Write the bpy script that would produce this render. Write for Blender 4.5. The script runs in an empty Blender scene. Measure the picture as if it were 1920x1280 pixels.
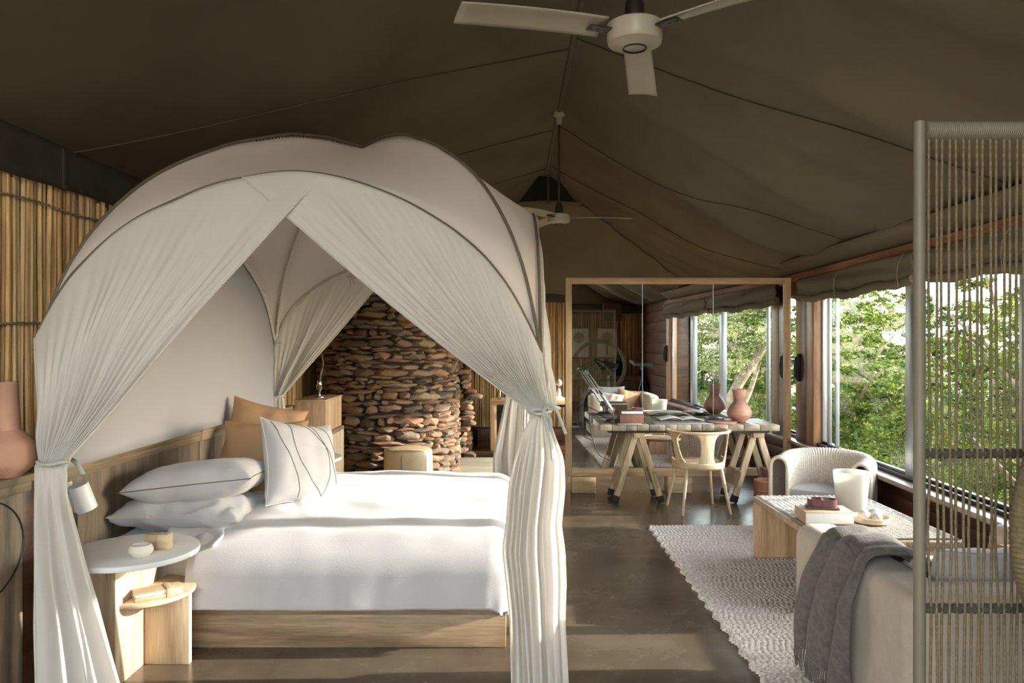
import bpy, bmesh, math, random
import numpy as np
from mathutils import Vector, Matrix, Euler, noise
random.seed(7); rng = np.random.default_rng(7)
SC = bpy.context.scene
COL = SC.collection
PI = math.pi
F = 1400.0; CH = 1.5
def P(px, py, Y):
    """world point seen at photo pixel (px,py) at depth Y in front of the camera"""
    return Vector(((px-960)*Y/F, Y, CH-(py-640)*Y/F))

# ---------------------------------------------------------------- camera
cd = bpy.data.cameras.new('camera'); cam = bpy.data.objects.new('camera', cd); COL.objects.link(cam)
cam.location = (0, 0, CH); cam.rotation_euler = (PI/2, 0, 0)
cd.sensor_width = 36; cd.lens = 36*F/1920; cd.clip_start = .05; cd.clip_end = 400
SC.camera = cam
# ---------------------------------------------------------------- sky, sun, exposure
SUN_EL = math.radians(18.0)
W = bpy.data.worlds.new('sky'); SC.world = W; W.use_nodes = True
wn = W.node_tree.nodes; wl = W.node_tree.links; wn.clear()
sky = wn.new('ShaderNodeTexSky'); sky.sky_type = 'NISHITA'; sky.sun_disc = False
sky.sun_elevation = SUN_EL; sky.sun_rotation = PI/2; sky.air_density = 1.0; sky.dust_density = .4; sky.ozone_density = 1.0
wb = wn.new('ShaderNodeBackground'); wb.inputs['Strength'].default_value = 1.5
wo = wn.new('ShaderNodeOutputWorld')
hsv = wn.new('ShaderNodeHueSaturation'); hsv.inputs['Saturation'].default_value = .5; wl.new(sky.outputs[0], hsv.inputs['Color']); wm = wn.new('ShaderNodeMix'); wm.data_type = 'RGBA'; wm.blend_type = 'MULTIPLY'; wm.inputs[0].default_value = 1; wm.inputs[7].default_value = (1.0, .945, .87, 1); wl.new(hsv.outputs[0], wm.inputs[6]); wl.new(wm.outputs[2], wb.inputs[0]); wl.new(wb.outputs[0], wo.inputs[0])
sd = bpy.data.lights.new('sun', 'SUN'); sd.energy = 7.6; sd.color = (1.0, .93, .84); sd.angle = math.radians(.6)
so = bpy.data.objects.new('sun', sd); COL.objects.link(so)
sdir = Vector((-math.cos(SUN_EL), -.03*math.cos(SUN_EL), -math.sin(SUN_EL)))
so.rotation_euler = sdir.to_track_quat('-Z', 'Y').to_euler()
SC.view_settings.view_transform = 'Standard'
try: SC.view_settings.look = 'None'
except Exception: pass
SC.view_settings.gamma = 1.0; SC.view_settings.use_curve_mapping = False
SC.view_settings.exposure = 0.80
def portal(loc, rot, sx, sy):
    l = bpy.data.lights.new('portal', 'AREA'); l.shape = 'RECTANGLE'; l.size = sx; l.size_y = sy
    l.cycles.is_portal = True
    o = bpy.data.objects.new('portal', l); COL.objects.link(o); o.location = loc; o.rotation_euler = rot
portal((2.95, 6.2, 1.25), (0, PI/2, 0), 1.6, 7.6)
portal((-.7, -1.35, 1.75), (PI/2, 0, PI), 3.4, 3.5)

# ---------------------------------------------------------------- materials
MATS = {}
def nm(name):
    m = bpy.data.materials.new(name); m.use_nodes = True
    nt = m.node_tree; b = nt.nodes['Principled BSDF']
    MATS[name] = m
    return m, nt, b
def texco(nt, scale, kind='Object'):
    tc = nt.nodes.new('ShaderNodeTexCoord'); mp = nt.nodes.new('ShaderNodeMapping')
    mp.inputs['Scale'].default_value = scale
    nt.links.new(tc.outputs[kind], mp.inputs[0]); return mp
def ramp(nt, fac, stops):
    r = nt.nodes.new('ShaderNodeValToRGB'); e = r.color_ramp.elements
    while len(e) < len(stops): e.new(.5)
    for i, (p, c) in enumerate(stops):
        e[i].position = p; e[i].color = (*c, 1)
    nt.links.new(fac, r.inputs[0]); return r
def bump(nt, b, height, strength, dist):
    bp = nt.nodes.new('ShaderNodeBump'); bp.inputs['Strength'].default_value = strength; bp.inputs['Distance'].default_value = dist
    nt.links.new(height, bp.inputs['Height']); nt.links.new(bp.outputs[0], b.inputs['Normal'])
def plain(name, c, rough=.6, metal=0, var=.15, nscale=6, bmp=0, bscale=60, spec=.4, sheen=0):
    m, nt, b = nm(name)
    b.inputs['Roughness'].default_value = rough; b.inputs['Metallic'].default_value = metal
    b.inputs['Specular IOR Level'].default_value = spec
    if sheen: b.inputs['Sheen Weight'].default_value = sheen
    mp = texco(nt, (1, 1, 1)); n = nt.nodes.new('ShaderNodeTexNoise'); n.inputs['Scale'].default_value = nscale; n.inputs['Detail'].default_value = 4
    nt.links.new(mp.outputs[0], n.inputs[0])
    lo = tuple(x*(1-var) for x in c); hi = tuple(min(1, x*(1+var)) for x in c)
    r = ramp(nt, n.outputs[0], [(.3, lo), (.7, hi)]); nt.links.new(r.outputs[0], b.inputs['Base Color'])
    if bmp:
        n2 = nt.nodes.new('ShaderNodeTexNoise'); n2.inputs['Scale'].default_value = bscale; nt.links.new(mp.outputs[0], n2.inputs[0])
        bump(nt, b, n2.outputs[0], bmp, .01)
    return m
def wood(name, c1, c2, axis='x', rough=.5, fine=40, tint=True, bmp=.15):
    m, nt, b = nm(name); b.inputs['Roughness'].default_value = rough
    s = {'x': (.7, 9, 9), 'y': (9, .7, 9), 'z': (9, 9, .7)}[axis]
    mp = texco(nt, s)
    n = nt.nodes.new('ShaderNodeTexNoise'); n.inputs['Scale'].default_value = 1.6; n.inputs['Detail'].default_value = 6; n.inputs['Distortion'].default_value = .6
    nt.links.new(mp.outputs[0], n.inputs[0])
    w = nt.nodes.new('ShaderNodeTexNoise'); w.inputs['Scale'].default_value = 12; w.inputs['Detail'].default_value = 2
    nt.links.new(mp.outputs[0], w.inputs[0])
    mx = nt.nodes.new('ShaderNodeMath'); mx.operation = 'MULTIPLY_ADD'; mx.inputs[1].default_value = .45
    nt.links.new(w.outputs[0], mx.inputs[0]); nt.links.new(n.outputs[0], mx.inputs[2])
    r = ramp(nt, mx.outputs[0], [(.5, c1), (.72, tuple((a+q)/2 for a, q in zip(c1, c2))), (.9, c2)])
    if tint:
        oi = nt.nodes.new('ShaderNodeObjectInfo'); mr = nt.nodes.new('ShaderNodeMapRange')
        mr.inputs[3].default_value = .82; mr.inputs[4].default_value = 1.12; nt.links.new(oi.outputs['Random'], mr.inputs[0])
        hs = nt.nodes.new('ShaderNodeHueSaturation'); nt.links.new(mr.outputs[0], hs.inputs['Value']); nt.links.new(r.outputs[0], hs.inputs['Color'])
        nt.links.new(hs.outputs[0], b.inputs['Base Color'])
    else: nt.links.new(r.outputs[0], b.inputs['Base Color'])
    bump(nt, b, mx.outputs[0], bmp, .004)
    return m
def random_tint(name, stops, rough=.7, nscale=12, bmp=.3, spec=.3, streak=None):
    """colour picked per object from a ramp, with a fine grain"""
    m, nt, b = nm(name); b.inputs['Roughness'].default_value = rough; b.inputs['Specular IOR Level'].default_value = spec
    oi = nt.nodes.new('ShaderNodeObjectInfo'); r = ramp(nt, oi.outputs['Random'], stops)
    mp = texco(nt, streak or (1, 1, 1)); n = nt.nodes.new('ShaderNodeTexNoise'); n.inputs['Scale'].default_value = nscale; n.inputs['Detail'].default_value = 5
    nt.links.new(mp.outputs[0], n.inputs[0])
    mr = nt.nodes.new('ShaderNodeMapRange'); mr.inputs[1].default_value = .3; mr.inputs[2].default_value = .7; mr.inputs[3].default_value = .75; mr.inputs[4].default_value = 1.35
    nt.links.new(n.outputs[0], mr.inputs[0])
    hs = nt.nodes.new('ShaderNodeHueSaturation'); nt.links.new(mr.outputs[0], hs.inputs['Value']); nt.links.new(r.outputs[0], hs.inputs['Color'])
    nt.links.new(hs.outputs[0], b.inputs['Base Color']); bump(nt, b, n.outputs[0], bmp, .01)
    return m
def island_tint(name, stops, rough=.7, nscale=12, trans=0, streak=None, bmp=.2):
    """colour picked per loose piece of one mesh"""
    m, nt, b = nm(name); b.inputs['Roughness'].default_value = rough; b.inputs['Specular IOR Level'].default_value = .3
    gi = nt.nodes.new('ShaderNodeNewGeometry'); r = ramp(nt, gi.outputs['Random Per Island'], stops)
    mp = texco(nt, streak or (1, 1, 1)); n = nt.nodes.new('ShaderNodeTexNoise'); n.inputs['Scale'].default_value = nscale
    nt.links.new(mp.outputs[0], n.inputs[0])
    mr = nt.nodes.new('ShaderNodeMapRange'); mr.inputs[1].default_value = .3; mr.inputs[2].default_value = .7; mr.inputs[3].default_value = .7; mr.inputs[4].default_value = 1.25
    nt.links.new(n.outputs[0], mr.inputs[0])
    hs = nt.nodes.new('ShaderNodeHueSaturation'); nt.links.new(mr.outputs[0], hs.inputs['Value']); nt.links.new(r.outputs[0], hs.inputs['Color'])
    nt.links.new(hs.outputs[0], b.inputs['Base Color'])
    if bmp: bump(nt, b, n.outputs[0], bmp, .01)
    if trans:
        tr = nt.nodes.new('ShaderNodeBsdfTranslucent'); nt.links.new(hs.outputs[0], tr.inputs[0])
        mx = nt.nodes.new('ShaderNodeMixShader'); mx.inputs[0].default_value = trans
        nt.links.new(b.outputs[0], mx.inputs[1]); nt.links.new(tr.outputs[0], mx.inputs[2])
        nt.links.new(mx.outputs[0], nt.nodes['Material Output'].inputs[0])
    return m
def gauze(name, c, see=.1, trans=.45):
    m, nt, b = nm(name); b.inputs['Base Color'].default_value = (*c, 1); b.inputs['Roughness'].default_value = .9; b.inputs['Specular IOR Level'].default_value = .1
    tr = nt.nodes.new('ShaderNodeBsdfTranslucent'); tr.inputs[0].default_value = (*c, 1)
    tp = nt.nodes.new('ShaderNodeBsdfTransparent')
    m1 = nt.nodes.new('ShaderNodeMixShader'); m1.inputs[0].default_value = trans
    m2 = nt.nodes.new('ShaderNodeMixShader'); m2.inputs[0].default_value = see
    nt.links.new(b.outputs[0], m1.inputs[1]); nt.links.new(tr.outputs[0], m1.inputs[2])
    nt.links.new(m1.outputs[0], m2.inputs[1]); nt.links.new(tp.outputs[0], m2.inputs[2])
    nt.links.new(m2.outputs[0], nt.nodes['Material Output'].inputs[0])
    mp = texco(nt, (1, 1, 1)); n = nt.nodes.new('ShaderNodeTexNoise'); n.inputs['Scale'].default_value = 350; nt.links.new(mp.outputs[0], n.inputs[0])
    bump(nt, b, n.outputs[0], .12, .002)
    return m
def thin_glass(name, tint=(.93, .97, .95), k=1.0):
    m, nt, b = nm(name)
    fr = nt.nodes.new('ShaderNodeFresnel'); fr.inputs[0].default_value = 1.5
    mu = nt.nodes.new('ShaderNodeMath'); mu.operation = 'MULTIPLY'; mu.inputs[1].default_value = k; mu.use_clamp = True
    nt.links.new(fr.outputs[0], mu.inputs[0])
    tp = nt.nodes.new('ShaderNodeBsdfTransparent'); tp.inputs[0].default_value = (*tint, 1)
    gl = nt.nodes.new('ShaderNodeBsdfGlossy'); gl.inputs['Roughness'].default_value = .01
    mx = nt.nodes.new('ShaderNodeMixShader'); nt.links.new(mu.outputs[0], mx.inputs[0])
    nt.links.new(tp.outputs[0], mx.inputs[1]); nt.links.new(gl.outputs[0], mx.inputs[2])
    nt.links.new(mx.outputs[0], nt.nodes['Material Output'].inputs[0]); return m

M = {}
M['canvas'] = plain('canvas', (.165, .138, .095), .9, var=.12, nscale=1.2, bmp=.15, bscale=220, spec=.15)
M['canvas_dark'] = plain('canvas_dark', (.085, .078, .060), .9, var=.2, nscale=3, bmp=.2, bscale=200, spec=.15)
M['seam'] = plain('seam', (.11, .094, .066), .9)
M['black'] = plain('black', (.012, .011, .010), .7)
M['blackmetal'] = plain('blackmetal', (.03, .03, .03), .35, metal=.6)
M['cane'] = random_tint('cane', [(0, (.36, .19, .065)), (.25, (.72, .44, .18)), (.55, (.86, .58, .27)), (.8, (.92, .69, .36)), (1, (.55, .31, .12))], .55, 5, .15, .4, (6, 6, .8))
M['canes'] = island_tint('canes', [(0, (.17, .09, .04)), (.3, (.42, .25, .11)), (.65, (.58, .37, .17)), (1, (.72, .51, .25))], .6, 5, streak=(6, 6, .6))
M['twine'] = plain('twine', (.30, .25, .18), .9, var=.3, nscale=60)
M['stone'] = random_tint('stone', [(0, (.08, .062, .05)), (.2, (.17, .105, .062)), (.4, (.24, .14, .078)), (.55, (.14, .105, .075)), (.7, (.27, .145, .088)), (.85, (.23, .17, .11)), (1, (.11, .088, .074))], .75, 14, .7, .25)
M['stones'] = island_tint('stones', [(0, (.08, .065, .055)), (.3, (.19, .12, .075)), (.6, (.28, .17, .10)), (1, (.14, .115, .09))], .8, 14, bmp=.7)
M['mortar'] = plain('mortar', (.022, .018, .014), .95)
M['oak'] = wood('oak', (.40, .24, .13), (.72, .50, .31), 'z', .5)
M['oak_x'] = wood('oak_x', (.17, .105, .055), (.37, .26, .155), 'x', .45, bmp=.4)
M['oak_y'] = wood('oak_y', (.30, .21, .13), (.58, .43, .28), 'y', .5)
M['ash'] = wood('ash', (.42, .29, .17), (.68, .53, .36), 'z', .5)
M['ash_x'] = wood('ash_x', (.43, .30, .18), (.68, .52, .35), 'x', .45)
M['greyoak'] = wood('greyoak', (.12, .085, .058), (.27, .205, .145), 'z', .6)
M['greyoak_y'] = wood('greyoak_y', (.18, .13, .08), (.38, .29, .185), 'y', .5)
M['pine'] = wood('pine', (.50, .30, .15), (.74, .52, .31), 'z', .5)
M['pine_x'] = wood('pine_x', (.48, .28, .14), (.72, .50, .30), 'x', .5)
M['ply_x'] = wood('ply_x', (.40, .36, .27), (.62, .57, .45), 'x', .35)
M['teak'] = wood('teak', (.17, .062, .028), (.38, .165, .075), 'y', .85)
M['teak_z'] = wood('teak_z', (.16, .075, .04), (.42, .22, .11), 'z', .45)
M['darkwood'] = wood('darkwood', (.045, .018, .010), (.115, .048, .026), 'y', .4)
M['darkwood_x'] = wood('darkwood_x', (.06, .024, .013), (.14, .062, .034), 'x', .4)
M['sillwood'] = wood('sillwood', (.17, .12, .10), (.36, .28, .24), 'y', .35)
M['oldplank'] = wood('oldplank', (.16, .125, .09), (.34, .28, .21), 'y', .4)
M['trestlewood'] = wood('trestlewood', (.30, .21, .12), (.58, .44, .28), 'z', .6)
M['blockwood'] = wood('blockwood', (.35, .24, .12), (.62, .47, .28), 'x', .6)
M['clay'] = plain('clay', (.55, .30, .20), .75, var=.2, nscale=5, bmp=.2, bscale=40)
M['claydark'] = plain('claydark', (.42, .22, .16), .6, var=.35, nscale=9, bmp=.2)
M['terracotta'] = wood('terracotta', (.26, .10, .06), (.46, .21, .13), 'z', .7)
M['linen_white'] = plain('linen_white', (.475, .46, .465), .9, var=.03, bmp=.12, bscale=260, spec=.1, sheen=.2)
M['linen_beige'] = plain('linen_beige', (.56, .50, .43), .9, var=.05, bmp=.15, bscale=260, spec=.1)
M['tan'] = plain('tan', (.44, .27, .155), .85, var=.08, nscale=3, bmp=.15, bscale=200, spec=.15)
M['sofa'] = plain('sofa', (.52, .445, .36), .95, var=.05, nscale=30, bmp=.3, bscale=300, spec=.1, sheen=.2)
M['throw'] = plain('throw', (.135, .12, .11), .95, var=.25, nscale=40, bmp=.4, bscale=180, spec=.1, sheen=.2)
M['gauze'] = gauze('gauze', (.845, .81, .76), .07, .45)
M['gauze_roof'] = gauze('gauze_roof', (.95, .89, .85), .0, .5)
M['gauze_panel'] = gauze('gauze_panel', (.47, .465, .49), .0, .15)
M['sleeve'] = plain('sleeve', (.62, .58, .50), .9, var=.08, nscale=40)
M['hem'] = plain('hem', (.16, .125, .085), .8)
M['tie'] = plain('tie', (.50, .50, .44), .9)
M['white'] = plain('white', (.74, .73, .71), .45, var=.03)
M['lampwhite'] = plain('lampwhite', (.70, .71, .71), .4, var=.04)
M['fanwhite'] = plain('fanwhite', (.46, .42, .33), .35, var=.08)
M['chrome'] = plain('chrome', (.55, .54, .52), .18, metal=1, var=.05)
M['steel'] = plain('steel', (.13, .12, .11), .35, metal=.9, var=.2)
M['alu'] = plain('alu', (.30, .32, .36), .4, metal=.7, var=.05)
M['rope'] = plain('rope', (.20, .155, .085), .85, var=.25, nscale=90, bmp=.5, bscale=500)
M['ropedark'] = plain('ropedark', (.075, .06, .045), .8, var=.3, nscale=80, bmp=.6, bscale=300)
M['postpaint'] = plain('postpaint', (.19, .16, .115), .5, var=.08)
M['wicker'] = plain('wicker', (.60, .52, .44), .75, var=.15, nscale=60, bmp=.6, bscale=120)
M['wickerframe'] = plain('wickerframe', (.62, .54, .42), .7, var=.1)
M['seatpad'] = plain('seatpad', (.42, .39, .38), .9, var=.05, bmp=.2, bscale=300)
M['leather'] = plain('leather', (.44, .33, .20), .5, var=.12, nscale=8, bmp=.2, bscale=60)
M['frosted'] = gauze('frosted', (.66, .64, .60), .04, .6)
M['purple'] = plain('purple', (.12, .05, .055), .35, var=.3, nscale=30)
M['shell'] = plain('shell', (.62, .57, .50), .4, var=.25, nscale=40)
M['ceramic'] = plain('ceramic', (.72, .66, .55), .6, var=.06)
M['printpaper'] = plain('printpaper', (.85, .83, .78), .8, var=.03)
M['paper'] = plain('paper', (.72, .70, .66), .8, var=.03)
M['greypaper'] = plain('greypaper', (.26, .26, .26), .7, var=.1)
M['bookred'] = plain('bookred', (.22, .10, .075), .7, var=.2, nscale=30)
M['bookdark'] = plain('bookdark', (.10, .07, .055), .6)
M['scope'] = plain('scope', (.30, .46, .45), .5, var=.1)
M['glass'] = thin_glass('glass', (.97, .985, .975), .05)
M['glassjar'] = thin_glass('glassjar', (.85, .87, .85), 2.2)
M['leaf'] = island_tint('leaf', [(0, (.022, .050, .006)), (.35, (.065, .108, .012)), (.7, (.135, .178, .02)), (1, (.26, .28, .05))], .5, 2, trans=.45, bmp=0)
M['leafolive'] = island_tint('leafolive', [(0, (.09, .13, .035)), (.4, (.20, .24, .08)), (.8, (.34, .36, .15)), (1, (.46, .46, .24))], .5, 2, trans=.4, bmp=0)
M['leafdark'] = island_tint('leafdark', [(0, (.015, .04, .012)), (.5, (.04, .09, .02)), (1, (.08, .14, .03))], .5, 2, trans=.3, bmp=0)
M['bark'] = plain('bark', (.22, .17, .12), .9, var=.4, nscale=8, bmp=.6, bscale=30)
M['ground'] = plain('ground', (.10, .12, .04), .95, var=.5, nscale=.8, bmp=.3, bscale=5)
M['bounce_deck'] = wood('bounce_deck', (.42, .35, .27), (.62, .53, .42), 'x', .6)
# mirror silver
m, nt, b = nm('mirror'); b.inputs['Base Color'].default_value = (.84, .86, .83, 1); b.inputs['Metallic'].default_value = 1; b.inputs['Roughness'].default_value = .004; M['mirror'] = m
# polished concrete
m, nt, b = nm('concrete'); mp = texco(nt, (1, 1, 1))
n1 = nt.nodes.new('ShaderNodeTexNoise'); n1.inputs['Scale'].default_value = 1.5; n1.inputs['Detail'].default_value = 8; n1.inputs['Roughness'].default_value = .65
nt.links.new(mp.outputs[0], n1.inputs[0])
r = ramp(nt, n1.outputs[0], [(.3, (.062, .043, .028)), (.5, (.098, .074, .051)), (.7, (.14, .112, .08))]); nt.links.new(r.outputs[0], b.inputs['Base Color'])
r2 = ramp(nt, n1.outputs[0], [(.3, (.16,)*3), (.7, (.34,)*3)]); nt.links.new(r2.outputs[0], b.inputs['Roughness'])
n2 = nt.nodes.new('ShaderNodeTexNoise'); n2.inputs['Scale'].default_value = 9; nt.links.new(mp.outputs[0], n2.inputs[0]); bump(nt, b, n2.outputs[0], .06, .02)
M['concrete'] = m
# rug wool, print with lines
M['wool'] = plain('wool', (.66, .60, .55), .95, var=.28, nscale=55, bmp=.5, bscale=140, spec=.1)
M['felt'] = plain('felt', (.40, .355, .30), .95, var=.3, nscale=60, bmp=.4, bscale=140, spec=.1)
M['canebacking'] = plain('canebacking', (.22, .13, .06), .9, var=.4, nscale=20)
M['runner'] = island_tint('runner', [(0, (.36, .33, .31)), (.5, (.55, .51, .46)), (1, (.58, .54, .49))], .7, 20)

# ---------------------------------------------------------------- objects
def tag(o, label=None, cat=None, group=None, kind=None):
    if label: o['label'] = label
    if cat: o['category'] = cat
    if group: o['group'] = group
    if kind: o['kind'] = kind
    return o
def thing(name, label, cat, loc=(0, 0, 0), rz=0, group=None):
    o = bpy.data.objects.new(name, None); COL.objects.link(o); o.empty_display_size = .1
    o.location = loc; o.rotation_euler = (0, 0, rz)
    return tag(o, label, cat, group)
def link(name, me, mat=None, parent=None, local=False):
    if mat is not None and not me.materials: me.materials.append(mat)
    o = bpy.data.objects.new(name, me); COL.objects.link(o)
    if parent is not None:
        o.parent = parent
        if not local:
            L = Vector(parent.location); q = parent
            while q.parent: q = q.parent; L = L+Vector(q.location)
            o.location = -L
    return o
class B:
    """collects shapes in one bmesh"""
    def __init__(s): s.bm = bmesh.new()
    def merge(s, t, mx=None):
        if mx is not None: bmesh.ops.transform(t, matrix=mx, verts=t.verts)
        me = bpy.data.meshes.new('t'); t.to_mesh(me); s.bm.from_mesh(me); bpy.data.meshes.remove(me); t.free(); return s
    def box(s, x0, x1, y0, y1, z0, z1, bev=.003, seg=2, mx=None):
        t = bmesh.new(); bmesh.ops.create_cube(t, size=1)
        for v in t.verts: v.co = Vector(((x0+x1)/2+v.co.x*(x1-x0), (y0+y1)/2+v.co.y*(y1-y0), (z0+z1)/2+v.co.z*(z1-z0)))
        if bev: bmesh.ops.bevel(t, geom=t.edges[:], offset=min(bev, .45*min(abs(x1-x0), abs(y1-y0), abs(z1-z0))), segments=seg, profile=.5, affect='EDGES')
        return s.merge(t, mx)
    def tube(s, pts, r, n=10, cap=True, closed=False):
        pts = [Vector(p) for p in pts]; N = len(pts); rs = r if hasattr(r, '__len__') else [r]*N
        bm = s.bm; prev = None; rings = []
        for i, p in enumerate(pts):
            if closed: d = pts[(i+1) % N]-pts[i-1]
            else: d = pts[min(i+1, N-1)]-pts[max(i-1, 0)]
            d.normalize()
            if prev is None:
                a = Vector((0, 0, 1)) if abs(d.z) < .9 else Vector((1, 0, 0)); u = d.cross(a).normalized()
            else:
                u = (prev-d*prev.dot(d)).normalized()
            prev = u; w = d.cross(u)
            rings.append([bm.verts.new(p+(u*math.cos(2*PI*k/n)+w*math.sin(2*PI*k/n))*rs[i]) for k in range(n)])
        for i in range(N if closed else N-1):
            a, c = rings[i], rings[(i+1) % N]
            for k in range(n):
                bm.faces.new((a[k], a[(k+1) % n], c[(k+1) % n], c[k]))
        if cap and not closed:
            bm.faces.new(rings[0][::-1]); bm.faces.new(rings[-1])
        return s
    def lathe(s, prof, c=(0, 0, 0), n=32, mx=None):
        t = bmesh.new(); rings = []
        for r, z in prof:
            if r < 1e-5: rings.append([t.verts.new((0, 0, z))])
            else: rings.append([t.verts.new((r*math.cos(2*PI*k/n), r*math.sin(2*PI*k/n), z)) for k in range(n)])
        for a, d in zip(rings, rings[1:]):
            for k in range(n):
                k2 = (k+1) % n
                if len(a) == 1 and len(d) == 1: continue
                if len(a) == 1: t.faces.new((a[0], d[k2], d[k]))
                elif len(d) == 1: t.faces.new((a[k], a[k2], d[0]))
                else: t.faces.new((a[k], a[k2], d[k2], d[k]))
        bmesh.ops.recalc_face_normals(t, faces=t.faces)
        m2 = Matrix.Translation(c)
        if mx is not None: m2 = m2 @ mx
        return s.merge(t, m2)
    def prism(s, pts, z0, z1, bev=.003, mx=None):
        """extrude the plan outline pts from z0 to z1"""
        t = bmesh.new(); f = t.faces.new([t.verts.new((x, y, z0)) for x, y in pts])
        e = bmesh.ops.extrude_face_region(t, geom=[f]); vs = [v for v in e['geom'] if isinstance(v, bmesh.types.BMVert)]
        bmesh.ops.translate(t, vec=(0, 0, z1-z0), verts=vs); bmesh.ops.recalc_face_normals(t, faces=t.faces)
        if bev: bmesh.ops.bevel(t, geom=[q for q in t.edges if abs(q.verts[0].co.z-q.verts[1].co.z) < 1e-6], offset=bev, segments=2, profile=.5, affect='EDGES')
        return s.merge(t, mx)
    def grid(s, fn, nu, nv, closed_u=False):
        vs = [[s.bm.verts.new(fn(i/(nu if closed_u else nu-1), j/(nv-1))) for j in range(nv)] for i in range(nu)]
        for i in range(nu if closed_u else nu-1):
            for j in range(nv-1):
                a = vs[i]; c = vs[(i+1) % nu]; s.bm.faces.new((a[j], c[j], c[j+1], a[j+1]))
        return s
    def xf(s, mx): bmesh.ops.transform(s.bm, matrix=mx, verts=s.bm.verts); return s
    def mesh(s, name, ang=40):
        me = bpy.data.meshes.new(name); s.bm.to_mesh(me); s.bm.free()
        me.polygons.foreach_set('use_smooth', [True]*len(me.polygons))
        try: me.set_sharp_from_angle(angle=math.radians(ang))
        except Exception: pass
        return me
    def build(s, name, mat, parent=None, ang=40, local=False):
        return link(name, s.mesh(name, ang), mat, parent, local)
def np_mesh(name, V, Fc, smooth=True):
    me = bpy.data.meshes.new(name); V = np.asarray(V, dtype=np.float32); Fc = np.asarray(Fc, dtype=np.int32); k = Fc.shape[1]
    me.vertices.add(len(V)); me.vertices.foreach_set('co', V.ravel())
    me.loops.add(Fc.size); me.loops.foreach_set('vertex_index', Fc.ravel())
    me.polygons.add(len(Fc)); me.polygons.foreach_set('loop_start', np.arange(0, Fc.size, k, dtype=np.int32))
    me.polygons.foreach_set('use_smooth', np.full(len(Fc), smooth)); me.update(calc_edges=True); me.validate(); return me
def grid_mesh(name, X, Y, Z, smooth=True):
    nu, nv = X.shape; V = np.stack([X, Y, Z], -1).reshape(-1, 3)
    i, j = np.meshgrid(np.arange(nu-1), np.arange(nv-1), indexing='ij'); a = (i*nv+j).ravel()
    return np_mesh(name, V, np.stack([a, a+nv, a+nv+1, a+1], -1), smooth)
def solid(o, t, offset=0):
    m = o.modifiers.new('thickness', 'SOLIDIFY'); m.thickness = t; m.offset = offset; return o
def struct(o): o['kind'] = 'structure'; return o
def dup(root, name=None):
    r = root.copy(); COL.objects.link(r)
    for ch in list(root.children):
        c = ch.copy(); COL.objects.link(c); c.parent = r
        for g in list(ch.children):
            d = g.copy(); COL.objects.link(d); d.parent = c
    return r
def lerp(a, b, t): return a+(b-a)*t
def smooth01(t): t = max(0, min(1, t)); return t*t*(3-2*t)
def nz(x, y, z=0): return noise.noise(Vector((x, y, z)))
def RX(Y): return 2.85+.04*(Y-7.45)          # inner face of the right wall
def HX(Y): return -2.08+.04*(Y-3.6)          # face of the headboard panelling
def catmull(pts, n):
    pts = [Vector(p) for p in pts]; q = [pts[0]*2-pts[1]]+pts+[pts[-1]*2-pts[-2]]; out = []
    for i in range(1, len(q)-2):
        for k in range(n):
            t = k/n; a, b_, c, d = q[i-1], q[i], q[i+1], q[i+2]
            out.append(.5*((2*b_)+(-a+c)*t+(2*a-5*b_+4*c-d)*t*t+(-a+3*b_-3*c+d)*t**3))
    out.append(pts[-1]); return out
# ================================================================ THE SETTING
Y0, Y1 = -1.15, 10.7
fl = B().box(-2.6, 3.5, Y0-.3, Y1+.3, -.12, 0, 0).build('floor', M['concrete']); struct(fl)
g = B().box(-90, 90, -70, 110, -3.1, -3.0, 0).build('ground', M['ground']); struct(g)

# ---- canvas roof: ridge along Y, hipped at the back, sagging to the eaves
RIDX, RIDZ = .44, 3.66
def roof_z(x, y):
    d = x-RIDX
    if d >= 0:
        t = min(1, d/2.42); z = 2.27+(RIDZ-2.27)*(1-t)**1.16
    else:
        t = min(1, -d/2.80); z = 2.50+(RIDZ-2.50)*(1-t)**1.06
    w = y+.55*abs(d)
    amp = .034*math.sin(PI*min(1, t**1.3))**.6 if t > 0 else 0
    if d > 0:
        z -= .045*math.sin(PI*t)*(1+.5*math.sin(w*2.1))
        q = w+.18*math.sin(d*2.2); z += amp*(math.sin(q*3.9+1.7*nz(x*.9, y*.5))*.9-2.6*abs(math.sin(q*2.3+1.5*nz(x*.6, y*.6)))**5+(.3+1.1*t**3*(1-t)**.3)*math.sin(q*9.1+2*nz(x, y*.8)))
    else: z += amp*.45*math.sin(w*3.3+1.3*nz(x*.7, y*.4))
    # hips
    def hip(e):          # e: distance from the end wall
        return 2.10+(3.27-2.10)*min(1, max(0, e)/1.1)**.92
    eb = Y1-y
    if eb < 1.1+.004: z = min(z, hip(eb)+.02*math.sin(x*5+nz(x, y)*2))
    return z
xs = np.concatenate([np.linspace(-2.36, .40, 90), [.44], np.linspace(.48, 2.9, 110), [3.1, 3.35]]); ys = np.concatenate([np.linspace(Y0, 9.58, 420), np.linspace(9.60, Y1, 45)])
X, Yg = np.meshgrid(xs, ys, indexing='ij'); Z = np.vectorize(roof_z)(X, Yg)
ceil = link('ceiling', grid_mesh('ceiling', X, Yg, Z), M['canvas']); solid(ceil, .01, 1); struct(ceil)
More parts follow.
